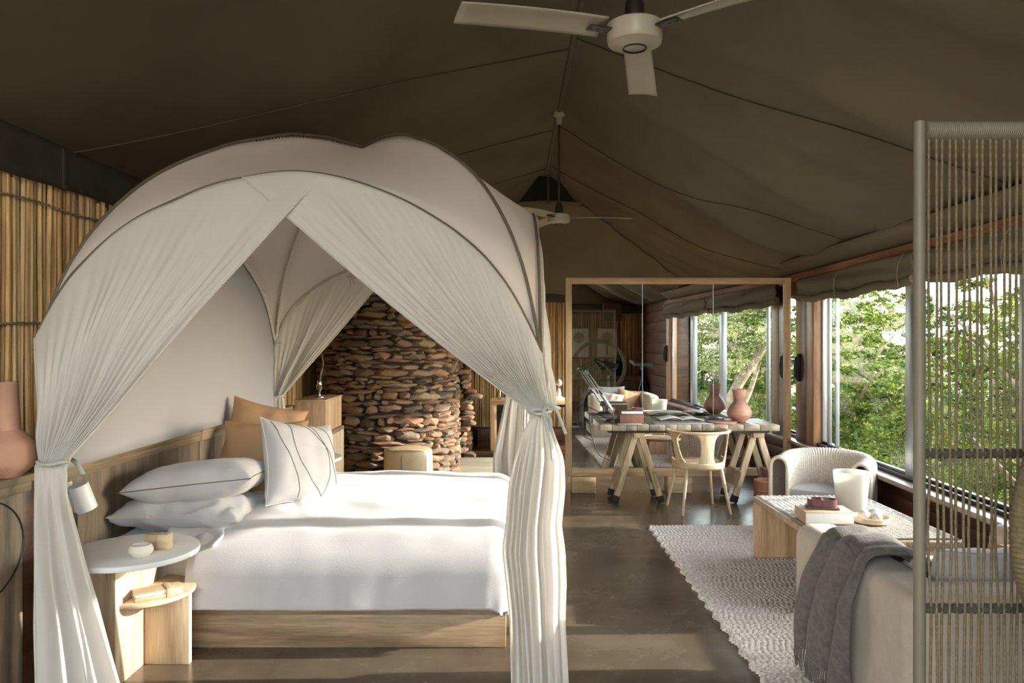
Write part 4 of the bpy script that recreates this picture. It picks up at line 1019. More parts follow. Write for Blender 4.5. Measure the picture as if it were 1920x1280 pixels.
op = thing('open_book', 'open book with white pages lying on the dark desk pad', 'book', (1.62, 7.16, TZ+.001))
for s in (-1, 1):
    b = B(); b.grid(lambda u, v: (1.62+s*.21*u, lerp(7.10, 7.30, v), TZ+.012+.028*math.sin(PI*min(1, u*1.1))**.8*(1-u*.5)), 16, 4); solid(b.build('page', M['paper'], op), .006, -1)
gt = B().box(1.88, 2.02, 7.10, 7.30, TZ+.001, TZ+.03, .004).build('small_box', M['blackmetal']); tag(gt, 'low dark box on the work table left of the clay vase', 'box')
tr_ = B().lathe([(0, 0), (.13, 0), (.14, .012), (.13, .014), (0, .008)], (1.96, 6.98, TZ+.001), 36).build('plate', M['claydark']); tag(tr_, 'flat round dark plate on the work table by the vase', 'plate')

# ================================================================ RUG, COFFEE TABLE
def rug():
    x0, x1, y0, y1 = 1.10, 2.66, 3.10, 6.03; st = .0052
    nx, ny = int((x1-x0)/st), int((y1-y0)/st); xs = np.linspace(x0, x1, nx); ys = np.linspace(y0, y1, ny); X, Y = np.meshgrid(xs, ys, indexing='ij')
    row = Y/.026; r_i = np.floor(row); ph = rng.random(4000)*6.28; off = ph[(r_i.astype(int)) % 4000]
    a = np.abs(np.sin(row*PI)); c = np.abs(np.sin(X/.030*PI+off)); H = .013*(a*c)**.55+.005*np.sin(X*7)*np.sin(Y*5)*.3
    H += rng.random(H.shape)*.003
    Z = .008+H; e = np.minimum(np.minimum(X-x0, x1-X), np.minimum(Y-y0, y1-Y)); Z = np.where(e < .004, .002, Z)
    Xj = X+.010*np.sin(Y*40)*(X < x0+.03)+.006*np.sin(Y*240)*(X < x0+.02)
    o = link('woven_rug', grid_mesh('woven_rug', Xj, Y, Z), M['wool']); return o
rg = rug(); tag(rg, 'chunky looped grey-cream wool rug under the coffee table and sofa', 'rug')
ct = thing('coffee_table', 'pale wooden waterfall coffee table with a woven runner', 'table', (2.05, 4.55, .02))
B().box(1.665, 2.43, 4.0, 5.16, .395, .432, .004).build('table_top', M['ash_x'], ct)
B().box(1.665, 2.43, 5.115, 5.16, .021, .394, .004).build('end_panel', M['oak'], ct)
B().box(1.665, 2.43, 4.0, 4.045, .021, .394, .004).build('end_panel', M['oak'], ct)
# woven runner: short slats laid brick fashion
def runner():
    b = B(); V = []; Fs = []; rr = random.Random(4); y = 5.15; row = 0
    while y > 4.58:
        x = 1.70+(row % 2)*.016
        while x < 2.40:
            l, w, h = .026, .0075, rr.uniform(.004, .008); a = rr.uniform(-.35, .35)+(.5 if row % 2 else -.5)
            ca, sa = math.cos(a), math.sin(a); base = len(V)
            for (p, q, z) in ((-1, -1, 0), (1, -1, 0), (1, 1, 0), (-1, 1, 0), (-.8, -.6, 1), (.8, -.6, 1), (.8, .6, 1), (-.8, .6, 1)):
                V.append((x+ca*p*l/2-sa*q*w/2, y+sa*p*l/2+ca*q*w/2, .434+z*h))
            Fs += [[base+i for i in f] for f in ((4, 5, 6, 7), (0, 1, 5, 4), (1, 2, 6, 5), (2, 3, 7, 6), (3, 0, 4, 7))]
            x += .031
        y -= .013; row += 1
    return np_mesh('woven_slats', V, Fs, False)
rn = thing('table_runner', 'woven fibre runner on the coffee table, coarse far half and felted near half', 'runner', (2.05, 4.6, .4325))
o = link('woven_slats', runner(), M['runner'], rn); o['kind'] = 'stuff'
B().box(1.69, 2.41, 4.57, 5.155, .4325, .4345, 0).build('backing', M['greypaper'], rn)
xs = np.linspace(1.69, 2.41, 200); ys = np.linspace(4.03, 4.60, 160); X, Y = np.meshgrid(xs, ys, indexing='ij')
Z = .437+.004*np.abs(np.sin(X*260))*np.abs(np.sin(Y*240+np.floor(X*83)*2))+rng.random(X.shape)*.002; Z[:, 0] = .433; Z[0] = .433; Z[-1] = .433
link('felted_end', grid_mesh('felted_end', X, Y, Z), M['felt'], rn)
b = B(); rr = random.Random(8)
for k in range(120):
    x = 1.70+k*.006; b.tube([(x, 4.04, .437), (x+rr.uniform(-.004, .004), 4.01, .435), (x+rr.uniform(-.006, .006), 3.99, .41), (x+rr.uniform(-.006, .006), 3.985, .385)], .0022, 4)
o = b.build('fringe', M['twine'], rn); o['kind'] = 'stuff'
wbx = bk_('wooden_box_book', 'pale wooden book box on the coffee table with a dark carved dish on it', 1.70, 1.98, 4.30, 4.50, .446, .515, M['ash_x'], -.06, 'box')
pd = thing('carved_dish', 'dark purple carved double dish on top of the pale wooden box', 'dish', (1.835, 4.42, .516), -.25)
B().box(-.09, .09, -.055, .055, 0, .012, .003).build('base_plate', M['purple'], pd, local=True)
b = B()
def dish(u, v):
    a = 2*PI*u; k = [1, 1, .92, .75, .0][min(4, int(v*4+.01))]; zz = [.013, .055, .055, .025, .022][min(4, int(v*4+.01))]
    rx, ry = .082, .046*(1-.12*math.cos(2*a)*0); c = math.copysign(abs(math.cos(a))**.6, math.cos(a)); s = math.copysign(abs(math.sin(a))**.6, math.sin(a)); return (rx*c*k, ry*s*k, zz)
b.grid(dish, 40, 5, closed_u=True); b.build('dish_wall', M['purple'], pd, local=True)
B().box(-.006, .006, -.042, .042, .02, .052, .002).build('divider', M['purple'], pd, local=True)
gl = thing('frosted_lantern', 'frosted white glass candle lantern, tallest thing on the coffee table', 'lantern', (2.10, 4.62, .446))
B().lathe([(0, 0), (.080, 0), (.083, .004), (.107, .25), (.103, .252), (.079, .012), (0, .010)], (2.10, 4.62, .446), 48).build('glass', M['frosted'], gl)
B().lathe([(0, .0), (.05, .0), (.05, .09), (0, .092)], (2.10, 4.62, .457), 24).build('candle', M['paper'], gl)
ty = B().lathe([(0, 0), (.09, 0), (.102, .006), (.105, .035), (.099, .036), (.094, .012), (0, .010)], (2.10, 4.37, .444), 44).build('round_tray', M['ash_x']); tag(ty, 'round pale wooden tray holding three pebbles on the coffee table', 'tray')
for k, (dx, dy, r_, lab) in enumerate(((-.045, -.01, .036, 'left speckled round pebble in the wooden tray'), (.035, .02, .038, 'right rear grey pebble in the wooden tray'), (.015, -.04, .030, 'small front pebble in the wooden tray'))):
    t = bmesh.new(); bmesh.ops.create_icosphere(t, subdivisions=3, radius=r_)
    for v in t.verts: v.co = Vector((v.co.x*1.08, v.co.y, v.co.z*.86))*(1+.04*nz(v.co.x*30+k, v.co.y*30, 0))
    o = B().merge(t).build('pebble', M['shell']); o.location = (2.10+dx, 4.37+dy, .444+.011+r_*.86); tag(o, lab, 'pebble', 'pebbles in the tray')

# ================================================================ SOFA
sf = thing('sofa', 'oatmeal fabric love seat with squared rounded arms, seen from behind its left arm', 'sofa', (1.8, 2.95, .02))
SX0, SX1, SYa, SYb, SZ1 = 1.29, 2.36, 2.42, 3.44, .675
B().box(SX0, SX0+.21, SYa, SYb, .17, SZ1, .065, 6).build('arm', M['sofa'], sf)
B().box(SX1-.19, SX1, SYa, SYb, .17, SZ1, .065, 6).build('arm', M['sofa'], sf)
B().box(SX0+.03, SX1-.03, SYa-.005, SYa+.215, .17, SZ1-.004, .065, 6).build('backrest', M['sofa'], sf)
B().box(SX0+.20, SX1-.18, SYa+.2, SYb-.01, .26, .43, .05, 5).build('seat_cushion', M['sofa'], sf)
B().box(SX0+.05, SX1-.05, SYa+.05, SYb-.04, .021, .26, .02, 3).build('base', M['sofa'], sf)
pillow('sofa_cushion', 'white cushion leaning on the back of the oatmeal sofa', M['linen_white'], .46, .44, .15, (1.72, 2.74, .565), (-1.15, 0, .05), 31, 'cushions on the sofa', 'cushion', M['linen_white'])
pillow('sofa_cushion', 'second white cushion at the far corner of the oatmeal sofa', M['linen_beige'], .44, .42, .14, (1.64, 2.98, .50), (-.9, .1, .35), 33, 'cushions on the sofa', 'cushion', M['linen_beige'])
pillow('sofa_cushion', 'tan cushion on the window side of the sofa, seen in the mirror', M['tan'], .42, .42, .14, (2.0, 2.90, .53), (-1.05, .15, -.15), 35, 'cushions on the sofa', 'cushion', M['tan'])
# throw over the arm: profile across the arm, folds along it
def throw():
    nu, nv = 150, 110; X = np.zeros((nu, nv)); Y = X.copy(); Z = X.copy()
    prof = [(SX0-.03, .20), (SX0-.028, .45), (SX0-.016, .61), (SX0+.022, .682), (SX0+.10, .697), (SX0+.18, .690), (SX0+.225, .64), (SX0+.24, .55), (SX0+.30, .47), (SX0+.42, .455)]
    pp = catmull([(a, 0, z) for a, z in prof], 16); cum = [0]
    for a, c in zip(pp, pp[1:]): cum.append(cum[-1]+(c-a).length)
    L = cum[-1]
    for i in range(nu):
        s = i/(nu-1)*L
        xx = float(np.interp(s, cum, [p.x for p in pp])); zz = float(np.interp(s, cum, [p.z for p in pp]))
        q = s/L
        for j in range(nv):
            v = j/(nv-1); spread = lerp(.235, .20, smooth01(q*2))*(1+.12*math.sin(q*9)); yc = lerp(2.99, 2.90, smooth01(q*2.2)); y = yc+(v-.5)*2*spread+.015*math.sin(q*7+v*4)
            f = 1.6*(abs(math.sin(v*PI*2.6+.5*math.sin(q*4)+1.2*nz(v*1.5, q*1.5)))**.6*2-1.2); f2 = math.sin(v*PI*3.2+q*3)
            amp = .036*(1 if q < .45 else .8); n_ = (-1, 0) if q < .38 else ((0, 1) if q < .75 else (1, .3))
            k = smooth01((q-.30)/.12); k2 = smooth01((q-.62)/.1); d = amp*(.55+.45*f)+.014*(1+f2)*.6
            nx = -(1-k)+k2*.6; nz_ = k
            X[i, j] = xx+nx*d; Z[i, j] = zz+nz_*d+.004; Y[i, j] = y
    t = thing('grey_throw', 'dark grey wool throw draped in folds over the sofa arm', 'blanket', (SX0, 2.95, .2))
    o = link('cloth', grid_mesh('cloth', X, Y, Z), M['throw'], t); solid(o, .008, 0)
    b = B(); rr = random.Random(2)
    for k in range(70):
        j = int(k/69*(nv-1)); x, y, z = X[0, j], Y[0, j], Z[0, j]; l = rr.uniform(.07, .10)
        b.tube([(x, y, z+.005), (x-.004, y+rr.uniform(-.008, .008), z-l*.5), (x+rr.uniform(-.006, .006), y+rr.uniform(-.012, .012), z-l)], .0028, 5)
    o = b.build('fringe', M['throw'], t); o['kind'] = 'stuff'
throw()

# ================================================================ WICKER CHAIR
wc = thing('wicker_armchair', 'curved cream wicker tub chair under the window', 'chair', (2.26, 5.50, .02), -.62)
def upath(s):
    """plan of the back and arms, s 0..1: straight arm, half circle, straight arm"""
    w, La = .285, .22; arc = PI*w; tot = 2*La+arc; d = s*tot
    if d < La: return Vector((-w, d, 0)), Vector((-1, 0, 0))
    if d > La+arc: return Vector((w, La-(d-La-arc), 0)), Vector((1, 0, 0))
    a = PI-(d-La)/w; return Vector((w*math.cos(a), La+w*math.sin(a)*.95, 0)), Vector((math.cos(a), math.sin(a), 0))
def wick(s, v, rib=True):
    p, nrm = upath(s); top = .60+.03*math.sin(PI*s); th = .062
    pr = [(th, .03), (th, .25), (th, top-.07)]+[(th*math.cos(a), top-.07+.075*math.sin(a)) for a in np.linspace(.2, PI-.2, 8)]+[(-th, top-.07), (-th, .37), (-th, .30)]
    cum = [0]
    for a, c in zip(pr, pr[1:]): cum.append(cum[-1]+math.hypot(c[0]-a[0], c[1]-a[1]))
    q = v*cum[-1]; o_ = float(np.interp(q, cum, [a[0] for a in pr])); z = float(np.interp(q, cum, [a[1] for a in pr]))
    return p, nrm, o_, z
NU = 58*6
V = np.zeros((NU, 46, 3))
for i in range(NU):
    s = i/(NU-1); rib = .0055*abs(math.sin(PI*58*s))
    for j in range(46):
        p, nrm, o_, z = wick(s, j/45); zc = .5
        dir_o = 1 if o_ > 0 else -1; k = rib*(1+.25*math.sin(j*PI+(int(58*s) % 2)*PI))
        q = p+nrm*(o_+(k*dir_o if abs(o_) > .04 else 0)); V[i, j] = (q.x, q.y, z+(k if z > .56 else 0))
link('woven_shell', grid_mesh('woven_shell', V[:, :, 0], V[:, :, 1], V[:, :, 2]), M['wicker'], wc, local=True)
for s in (0, 1):
    pts = []
    for j in range(46):
        p, nrm, o_, z = wick(s, j/45); pts.append(p+nrm*o_+Vector((0, -.008, z)))
    # carry the inner leg down to the floor
    pts.append(pts[-1]*1.0-Vector((0, 0, .27)))
    B().tube(pts, .015, 9).build('arm_hoop', M['wickerframe'], wc, local=True)
B().prism([(.215*math.cos(a), .19+.20*math.sin(a)) for a in np.linspace(0, PI, 20)]+[(-.215, -.0), (.215, -.0)], .30, .375, .015).build('seat_cushion', M['seatpad'], wc, local=True)
B().prism([(.215*math.cos(a), .19+.20*math.sin(a)) for a in np.linspace(0, PI, 20)]+[(-.215, .01), (.215, .01)], .04, .298, .004).build('seat_base', M['wicker'], wc, local=True)

# ================================================================ ROPE SCREEN
rs = thing('rope_screen', 'tall freestanding screen of vertical ropes strung on a metal frame, at the right edge', 'screen', (1.45, 1.9, 0))
SY_ = 1.9; xL = P(1724, 0, SY_).x; xR = xL+.88; zt = P(0, 232, SY_).z; r1 = P(0, 850, SY_).z; r2 = P(0, 1140, SY_).z
for x in (xL, xR): B().tube([(x, SY_, 0), (x, SY_, zt+.005)], .0145, 18).build('frame_post', M['postpaint'], rs)
b = B(); n_ = 640; pts = [(lerp(xL+.012, xR-.012, k/n_), SY_, zt-.018) for k in range(n_+1)]
b.tube(pts, [.0225+.0012*math.sin(k*PI*.5) for k in range(n_+1)], 14); b.build('wound_top_rail', M['postpaint'], rs)
for z in (r1, r2, r2-.39, .06):
    b = B(); n_ = 200; pts = [(lerp(xL+.012, xR-.012, k/n_), SY_, z) for k in range(n_+1)]
    b.tube(pts, [.0105+.003*abs(math.sin(k*PI/8)) for k in range(n_+1)], 12); b.build('rung', M['ropedark'], rs)
B().box(xL-.02, xR+.02, SY_-.15, SY_+.15, 0, .012, .003).build('foot_plate', M['postpaint'], rs)
rope_m = []
for i in range(6):
    rr = random.Random(20+i); b = B(); zs = [.03, r2-.2, r2, (r1+r2)/2, r1, (r1+zt)/2, zt-.03]; dx = [rr.uniform(-.004, .004) for _ in zs]; dx[0] = dx[-1] = 0
    b.tube(catmull([(dx[k], -.012*(1 if k in (2, 4) else .6), z) for k, z in enumerate(zs)], 3), .0034, 6); me = b.mesh('rope'); me.materials.append(M['rope']); rope_m.append(me)
x = xL+.022; k = 0; rr = random.Random(9)
while x < xR-.015:
    o = link('rope', rope_m[rr.randrange(6)], None, rs); o.location = (x-rs.location.x, SY_-rs.location.y+(0 if k % 2 else .004), 0)
    if not k % 2: o.scale = (1, -1, 1) if False else (1, 1, 1)
    x += .0171; k += 1

# hooped lounge chair behind the right edge
hc = thing('hooped_chair', 'rope-wound hooped lounge chair just entering the frame at the right edge', 'chair', (1.72, 1.62, 0))
HY_ = 1.74; hcx = P(1896, 1000, HY_).x+.035+.46; hz = P(0, 1000, HY_).z
b = B(); n_ = 1000
b.tube([(hcx+.46*math.cos(a), HY_-.0, hz+.40*math.sin(a)*1.12) for a in np.linspace(0, 2*PI, n_, endpoint=False)], [.034+.0015*math.sin(k*PI*.5) for k in range(n_)], 12, closed=True); b.build('back_hoop', M['rope'], hc)
b = B(); b.tube([(hcx+.30*math.cos(a), HY_-.28+.30*math.sin(a), .40) for a in np.linspace(0, 2*PI, 60, endpoint=False)], .02, 10, closed=True); b.build('seat_ring', M['rope'], hc)
B().lathe([(0, .0), (.27, .0), (.285, .03), (.27, .06), (0, .075)], (hcx, HY_-.28, .41), 32).build('seat_pad', M['seatpad'], hc)
for a in (.9, 2.3, 4.0, 5.4): B().tube([(hcx+.27*math.cos(a), HY_-.28+.25*math.sin(a), .40), (hcx+.33*math.cos(a), HY_-.28+.32*math.sin(a), 0)], .014, 10).build('leg', M['postpaint'], hc)

# ================================================================ things seen in the mirror
tl = thing('spotting_scope', 'green spotting scope on a black tripod by the window, seen in the mirror', 'telescope', (2.5, 1.4, 0))
tx, ty_ = 2.5, 1.42
mx = Matrix.Translation((tx, ty_, 1.08)) @ Euler((0, PI/2+.04, 0)).to_matrix().to_4x4()
B().lathe([(0, -.17), (.022, -.17), (.024, -.12), (.03, -.10), (.032, .05), (.042, .08), (.044, .17), (.036, .17), (0, .16)], (0, 0, 0), 24, mx).build('barrel', M['scope'], tl)
mx = Matrix.Translation((tx-.18, ty_, 1.11)) @ Euler((0, PI/2+.7, 0)).to_matrix().to_4x4()
B().lathe([(0, -.07), (.024, -.07), (.026, .0), (.018, .06), (0, .06)], (0, 0, 0), 18, mx).build('eyepiece', M['paper'], tl)
B().box(tx-.03, tx+.03, ty_-.03, ty_+.03, .98, 1.035, .008).build('head', M['steel'], tl)
B().tube([(tx, ty_, .72), (tx, ty_, .98)], .016, 12).build('column', M['blackmetal'], tl)
for a in (.3, 2.4, 4.5):
    c, s = math.cos(a), math.sin(a); B().tube([(tx, ty_, .86), (tx+.17*c, ty_+.17*s, .43), (tx+.32*c, ty_+.32*s, .0)], [.018, .015, .011], 10).build('leg', M['blackmetal'], tl)
for k, x in enumerate((1.62, 2.22)):
    pr = thing('framed_print', ['framed print left of the other, half hidden by the rope screen in the mirror', 'framed print with a pale disc and a dark bar, seen in the mirror'][k], 'print', (x, Y0+.05, 1.5), 0, 'framed prints behind the camera')
    yy = Y0+.06
    B().box(x-.21, x+.21, yy-.02, yy, 1.16, 1.78, .002).build('mount', M['printpaper'], pr)
    for a, c, e, f in ((-.225, -.21, 1.145, 1.795), (.21, .225, 1.145, 1.795), (-.21, .21, 1.78, 1.795), (-.21, .21, 1.145, 1.16)): B().box(x+a, x+c, yy-.025, yy+.008, e, f, .002).build('frame_side', M['greyoak'], pr)
    B().lathe([(0, 0), (.12, 0), (.12, .001), (0, .001)], (0, 0, 0), 36, Euler((-PI/2, 0, 0)).to_matrix().to_4x4()).xf(Matrix.Translation((x, yy+.001, 1.58))).build('printed_disc', M['leather'], pr)
    if k: B().box(x-.012, x+.012, yy+.0005, yy+.0015, 1.22, 1.42, 0).build('printed_bar', M['black'], pr)
ch_ = thing('drawer_chest', 'low wooden chest of drawers by the cane wall, seen in the mirror', 'chest', (2.55, -.8, 0))
B().box(2.2, 2.9, Y0+.1, -.55, 0, .78, .005).build('body', M['greyoak'], ch_)
for k in range(3):
    d = B().box(2.22, 2.88, -.549, -.53, .05+k*.24, .27+k*.24, .004).build('drawer', M['greyoak'], ch_); B().box(2.45, 2.65, -.529, -.515, .2+k*.24, .215+k*.24, .003).build('pull', M['blackmetal'], d)
bg = B().box(2.3, 2.52, -.95, -.70, .781, 1.10, .03, 4).build('black_bag', M['black']); tag(bg, 'black bag standing on the chest of drawers, seen in the mirror', 'bag')
B().tube([(2.36, -.69, 1.05), (2.37, -.66, 1.14), (2.45, -.66, 1.14), (2.46, -.69, 1.05)], .008, 8).build('handle', M['blackmetal'], bg)

# ================================================================ CEILING FANS
def fan(x, y, z, ang, label, rod_top):
    t = thing('ceiling_fan', label, 'fan', (x, y, z), 0, 'ceiling fans on the ridge')
    B().lathe([(0, -.062), (.045, -.060), (.05, -.056), (.098, -.045)]+[(.104, -.03), (.104, .025), (.085, .035), (.04, .045), (0, .046)], (x, y, z), 40).build('motor', M['fanwhite'], t)
    B().tube([(x+.043*math.cos(a), y+.043*math.sin(a), z-.0625) for a in np.linspace(0, 2*PI, 32, endpoint=False)], .003, 6, closed=True).build('cap_ring', M['blackmetal'], t)
    B().lathe([(0, 0), (.038, 0), (.035, .06), (.02, .10), (.012, .105), (.0, .11)], (x, y, z+.044), 24).build('collar', M['steel'], t)
    B().tube([(x, y, z+.14), (x, y, rod_top-.1)], .011, 12).build('rod', M['steel'], t)
    B().lathe([(0, -.12), (.02, -.12), (.03, -.09), (.03, -.05), (.05, -.035), (.055, -.0), (0, 0)], (x, y, rod_top-.01), 24).build('ceiling_cup', M['fanwhite'], t)
    for k in range(3):
        a = ang+k*2*PI/3; m_ = Matrix.Translation((x, y, z-.002)) @ Matrix.Rotation(a, 4, 'Z')
        B().box(.08, .19, -.022, .022, -.008, .000, .002, 1, m_).build('blade_bracket', M['steel'], t)
        def bf(u, v):
            r = lerp(.13, .68, u); w = lerp(.055, .066, u); s = (v-.5)*2
            return m_ @ Vector((r, s*w, .004+.014*s*math.cos(u*.9)+.006*(1-s*s)-.02*u*u))
        b = B(); b.grid(bf, 20, 9); bl_ = b.build('blade', M['fanwhite'], t); solid(bl_, .005)
        for r in (.15, .18): B().lathe([(0, 0), (.005, 0), (.005, .003), (0, .004)], (0, 0, 0), 10, Euler((PI, 0, 0)).to_matrix().to_4x4()).xf(m_ @ Matrix.Translation((r, 0, -.008))).build('screw', M['steel'], t)
    return t
fan(.46, 2.80, 2.66, math.radians(77.5), 'nearer cream ceiling fan at the top edge of the picture', RIDZ)
fan(.44, 7.00, 2.66, math.radians(-4), 'farther cream ceiling fan hanging on a long rod in front of the dark vent', RIDZ)

# ================================================================ OUTDOORS
def leaves(name, clumps, n, size, mat, parent, seed=0, flat=.75):
    """clumps: (x,y,z,rx,ry,rz); leaves on twiggy sub-clumps"""
    g = np.random.default_rng(seed); vol = np.array([c[3]*c[4]*c[5] for c in clumps])**(2/3); cnt = np.maximum(1, (n*vol/vol.sum())).astype(int); C = []
    for c, m_ in zip(clumps, cnt):
        k = max(6, m_//45); d = g.normal(size=(k, 3)); d /= np.linalg.norm(d, axis=1)[:, None]; r = g.uniform(.55, 1.0, (k, 1))**.5
        cc = d*r; idx = g.integers(0, k, m_); p = cc[idx]+g.normal(size=(m_, 3))*.13*np.array([1, 1, .6])
        C.append(p*np.array(c[3:6])+np.array(c[:3]))
    Pn = np.concatenate(C); N_ = len(Pn)
    a = g.normal(size=(N_, 3)); a[:, 2] *= .5; a /= np.linalg.norm(a, axis=1)[:, None]; u2 = g.normal(size=(N_, 3)); b_ = np.cross(a, u2); b_ /= np.linalg.norm(b_, axis=1)[:, None]
    s = size*g.uniform(.6, 1.3, (N_, 1)); w = s*.42
    V = np.stack([Pn-a*s*.5, Pn+b_*w*.5, Pn+a*s*.5, Pn-b_*w*.5], 1).reshape(-1, 3)
    me = np_mesh(name, V, np.arange(N_*4).reshape(-1, 4), False); o = link(name, me, mat, parent); o['kind'] = 'stuff'; return o
def tree(name, label, x, y, trunk, clumps, n, size, mat, seed, group=None, cat='tree', zb=-3.0, branch=True):
    t = thing(name, label, cat, (x, y, zb), 0, group)
    for pth, r0, r1 in trunk:
        pts = catmull(pth, 6); B().tube(pts, [lerp(r0, r1, k/(len(pts)-1)) for k in range(len(pts))], 9).build('trunk' if r0 > .12 else 'branch', M['bark'], t)
    leaves('foliage', clumps, n, size, mat, t, seed); return t
gw_ = 'trees beyond the right windows'; gm_ = 'trees seen in the mirror'
def blob(x, y, z, r, h=None, k=5, seed=0):
    g = random.Random(seed); h = h or r; return [(x+g.uniform(-.5, .5)*r, y+g.uniform(-.5, .5)*r, z+g.uniform(-.5, .5)*h, r*g.uniform(.5, .8), r*g.uniform(.5, .8), h*g.uniform(.4, .65)) for _ in range(k)]
# through the window: dense light-green bushes from about 10 to 22 m away
def simple_tree(name, label, x, y, ztop, r, n, size, mat, seed, group, hgt=None, sparse=0):
    hgt = hgt or ztop+2.2; zb_ = ztop-hgt; g = random.Random(seed)
    tr = [([(x, y, -3.05), (x+.1, y, -1.6), (x+.05, y+.1, ztop-hgt*.5)], .14, .07)]; cl_ = []
    for k in range(5):
        a = seed+k*1.3; zz = lerp(zb_+.3*hgt, ztop-.1*hgt, k/4)
        tr.append(([(x+.03, y, zz-.8), (x+math.cos(a)*r*.4, y+math.sin(a)*r*.4, zz-.2), (x+math.cos(a)*r*.75, y+math.sin(a)*r*.75, zz+.25)], .05, .012))
    L = max(3, int(hgt/(.55*r)))
    for i in range(L):
        f = (i+.5)/L; rr_ = r*(.75+.35*math.sin(PI*f))*(1 if f < .8 else .7); zc = lerp(zb_, ztop, f)
        for k in range(4 if not sparse else 3):
            a = g.uniform(0, 6.28); q = g.uniform(.2, .62)*rr_; c = g.uniform(.42, .6)*(1-.35*sparse); cl_.append((x+q*math.cos(a), y+q*math.sin(a), zc+g.uniform(-.15, .15)*r, rr_*c, rr_*c, hgt/L*g.uniform(.5, .7)*(1-.4*sparse)))
    return tree(name, label, x, y, tr, cl_, n, size, mat, seed, group)
T_ = simple_tree
T_('leafy_tree', 'bright green bushy tree close outside the window pane beside the mirror', 5.3, 12.0, 1.75, 1.1, 30000, .075, M['leaf'], 1, gw_, 3.8)
T_('leafy_tree', 'tall green tree rising behind the bright bush in the window beside the mirror', 8.0, 18.0, 3.7, 1.6, 26000, .11, M['leaf'], 2, gw_, 6.4)
T_('leafy_tree', 'broad sunny green bush in the middle of the window beside the mirror', 7.6, 14.6, 1.35, 1.3, 30000, .085, M['leaf'], 3, gw_, 3.6)
T_('leafy_tree', 'sunny green tree right behind the rope screen', 7.9, 11.4, 1.8, 1.25, 32000, .075, M['leaf'], 4, gw_, 4.2)
T_('leafy_tree', 'loose green tree rising to the sky at the right edge of the frame', 9.6, 14.8, 3.4, 1.5, 16000, .10, M['leaf'], 5, gw_, 5.4, 1)
T_('leafy_tree', 'thin-topped tree against the sky between the window frame and the rope screen', 10.6, 20.5, 3.3, 1.5, 12000, .12, M['leaf'], 11, gw_, 5.4, 1)
T_('leafy_tree', 'dark tree standing far behind the right windows', 14.5, 25, 2.7, 2.3, 14000, .20, M['leafdark'], 6, gw_, 5.6)
T_('leafy_tree', 'dark tree far behind, nearest the mirror frame', 11.0, 26.5, 3.8, 2.2, 14000, .20, M['leafdark'], 7, gw_, 6.6)
T_('leafy_tree', 'dark tree far behind at the right edge of the windows', 18.5, 26, 3.0, 2.6, 14000, .20, M['leafdark'], 8, gw_, 6)
T_('leafy_tree', 'low bush filling the foot of the window view', 4.6, 9.6, -.25, .8, 16000, .06, M['leaf'], 9, gw_, 2.4)
T_('leafy_tree', 'low bush below the sill behind the rope screen', 6.6, 9.2, .35, 1.1, 22000, .065, M['leaf'], 10, gw_, 3.0)
# seen in the mirror: pale acacia with a leaning trunk, dark wood behind
ax, ay = 7.4, -6.6
tree('acacia_tree', 'pale olive acacia with a leaning trunk, seen in the mirror', ax, ay,
     [([(6.0, -7.6, -3.05), (6.4, -7.2, -1.2), (6.9, -6.8, .2), (7.5, -6.6, 1.2), (7.9, -6.4, 2.2)], .22, .09), ([(7.1, -6.8, .5), (6.6, -6.5, 1.4), (5.9, -6.2, 2.0)], .10, .04), ([(7.5, -6.6, 1.2), (8.3, -6.8, 1.7), (8.9, -6.9, 2.4)], .09, .03), ([(6.4, -7.2, -1.2), (7.4, -7.6, -.3), (8.0, -7.8, 1.2)], .12, .05)],
     [(5.9, -6.3, 1.9, .9, .8, .5), (6.6, -6.6, 2.5, 1.0, .8, .5), (7.6, -6.5, 2.7, 1.1, .9, .5), (8.6, -6.8, 2.3, .9, .8, .45), (6.3, -6.4, 1.0, .7, .7, .4), (8.3, -7.2, 1.3, .8, .7, .5), (7.2, -6.4, 1.6, .7, .6, .3)], 34000, .085, M['leafolive'], 21, gm_)
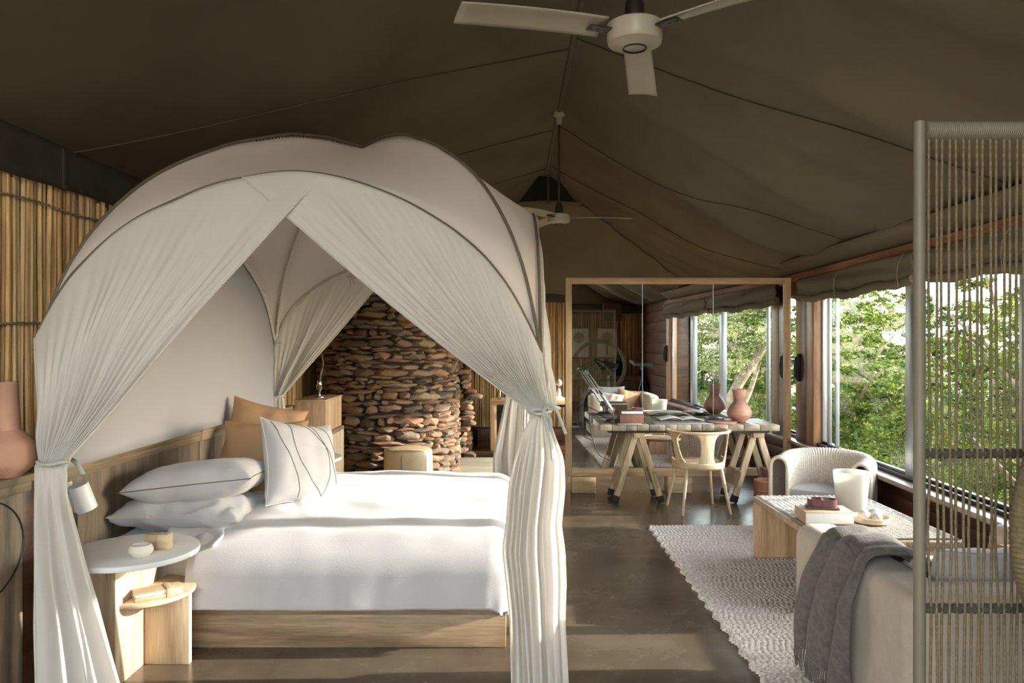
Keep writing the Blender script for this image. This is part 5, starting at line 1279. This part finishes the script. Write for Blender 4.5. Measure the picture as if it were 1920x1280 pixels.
simple_tree('leafy_tree', 'green tree left in the mirror window view', 5.4, -9.5, 2.9, 1.5, 26000, .10, M['leaf'], 22, gm_, 6)
simple_tree('leafy_tree', 'dark tree behind the acacia in the mirror', 7.5, -13, 3.6, 2.3, 24000, .15, M['leafdark'], 23, gm_, 6.5)
simple_tree('leafy_tree', 'dark tree right behind the acacia in the mirror', 10.3, -14, 4.4, 2.4, 24000, .16, M['leafdark'], 24, gm_, 6.5)
simple_tree('leafy_tree', 'green bush low in the mirror window view', 7.6, -4.2, -.3, 1.2, 16000, .08, M['leaf'], 25, gm_, 2.6)
simple_tree('leafy_tree', 'green tree close behind the acacia in the mirror', 8.7, -9.3, 3.3, 1.5, 28000, .09, M['leaf'], 27, gm_, 6.2)
# unseen trees added between the sun and middle windows to shade the floor
simple_tree('leafy_tree', 'unseen bushy tree added beside the tent to shade the middle of the floor', 6.3, 5.6, 2.28, 1.0, 12000, .09, M['leaf'], 31, 'added shade trees beside the tent', 2.4)
simple_tree('leafy_tree', 'second unseen shade tree added beside the tent, toward the far end', 6.4, 7.4, 2.5, 1.0, 9000, .09, M['leaf'], 32, 'added shade trees beside the tent', 2.8)
for k, (x_, y_, z_) in enumerate(((21, -1, 5.2), (23, 3.6, 5.6), (22, 8.2, 5.2), (21.5, 12.6, 5.6))):  # unseen row added to cut the bright low sky
    T_('leafy_tree', ['tree', 'second tree', 'third tree', 'fourth tree'][k]+' of the unseen row added to block low sky facing the window wall', x_, y_, z_, 2.6, 6000, .26, M['leafdark'], 50+k, 'added row of sky-blocking trees', 8)
# unseen trees added behind the camera to hold back low sky light
for k, x_ in enumerate((-9.5, -5.2, -1.0, 3.0)):
    T_('leafy_tree', ['leftmost', 'second', 'third', 'rightmost'][k]+' of the unseen trees added behind the camera to block low sky', x_, -10.5-(k % 2), 3.6+.4*(k % 2), 2.3, 8000, .24, M['leafdark'], 60+k, 'added sky-blocking trees behind the camera', 6.2)
# deck added out of view to bounce sunlight into the tent
B().box(-5.0, 3.4, -5.6, Y0-.31, -.16, -.02, .01).build('bounce_deck', M['bounce_deck'])['kind'] = 'structure'
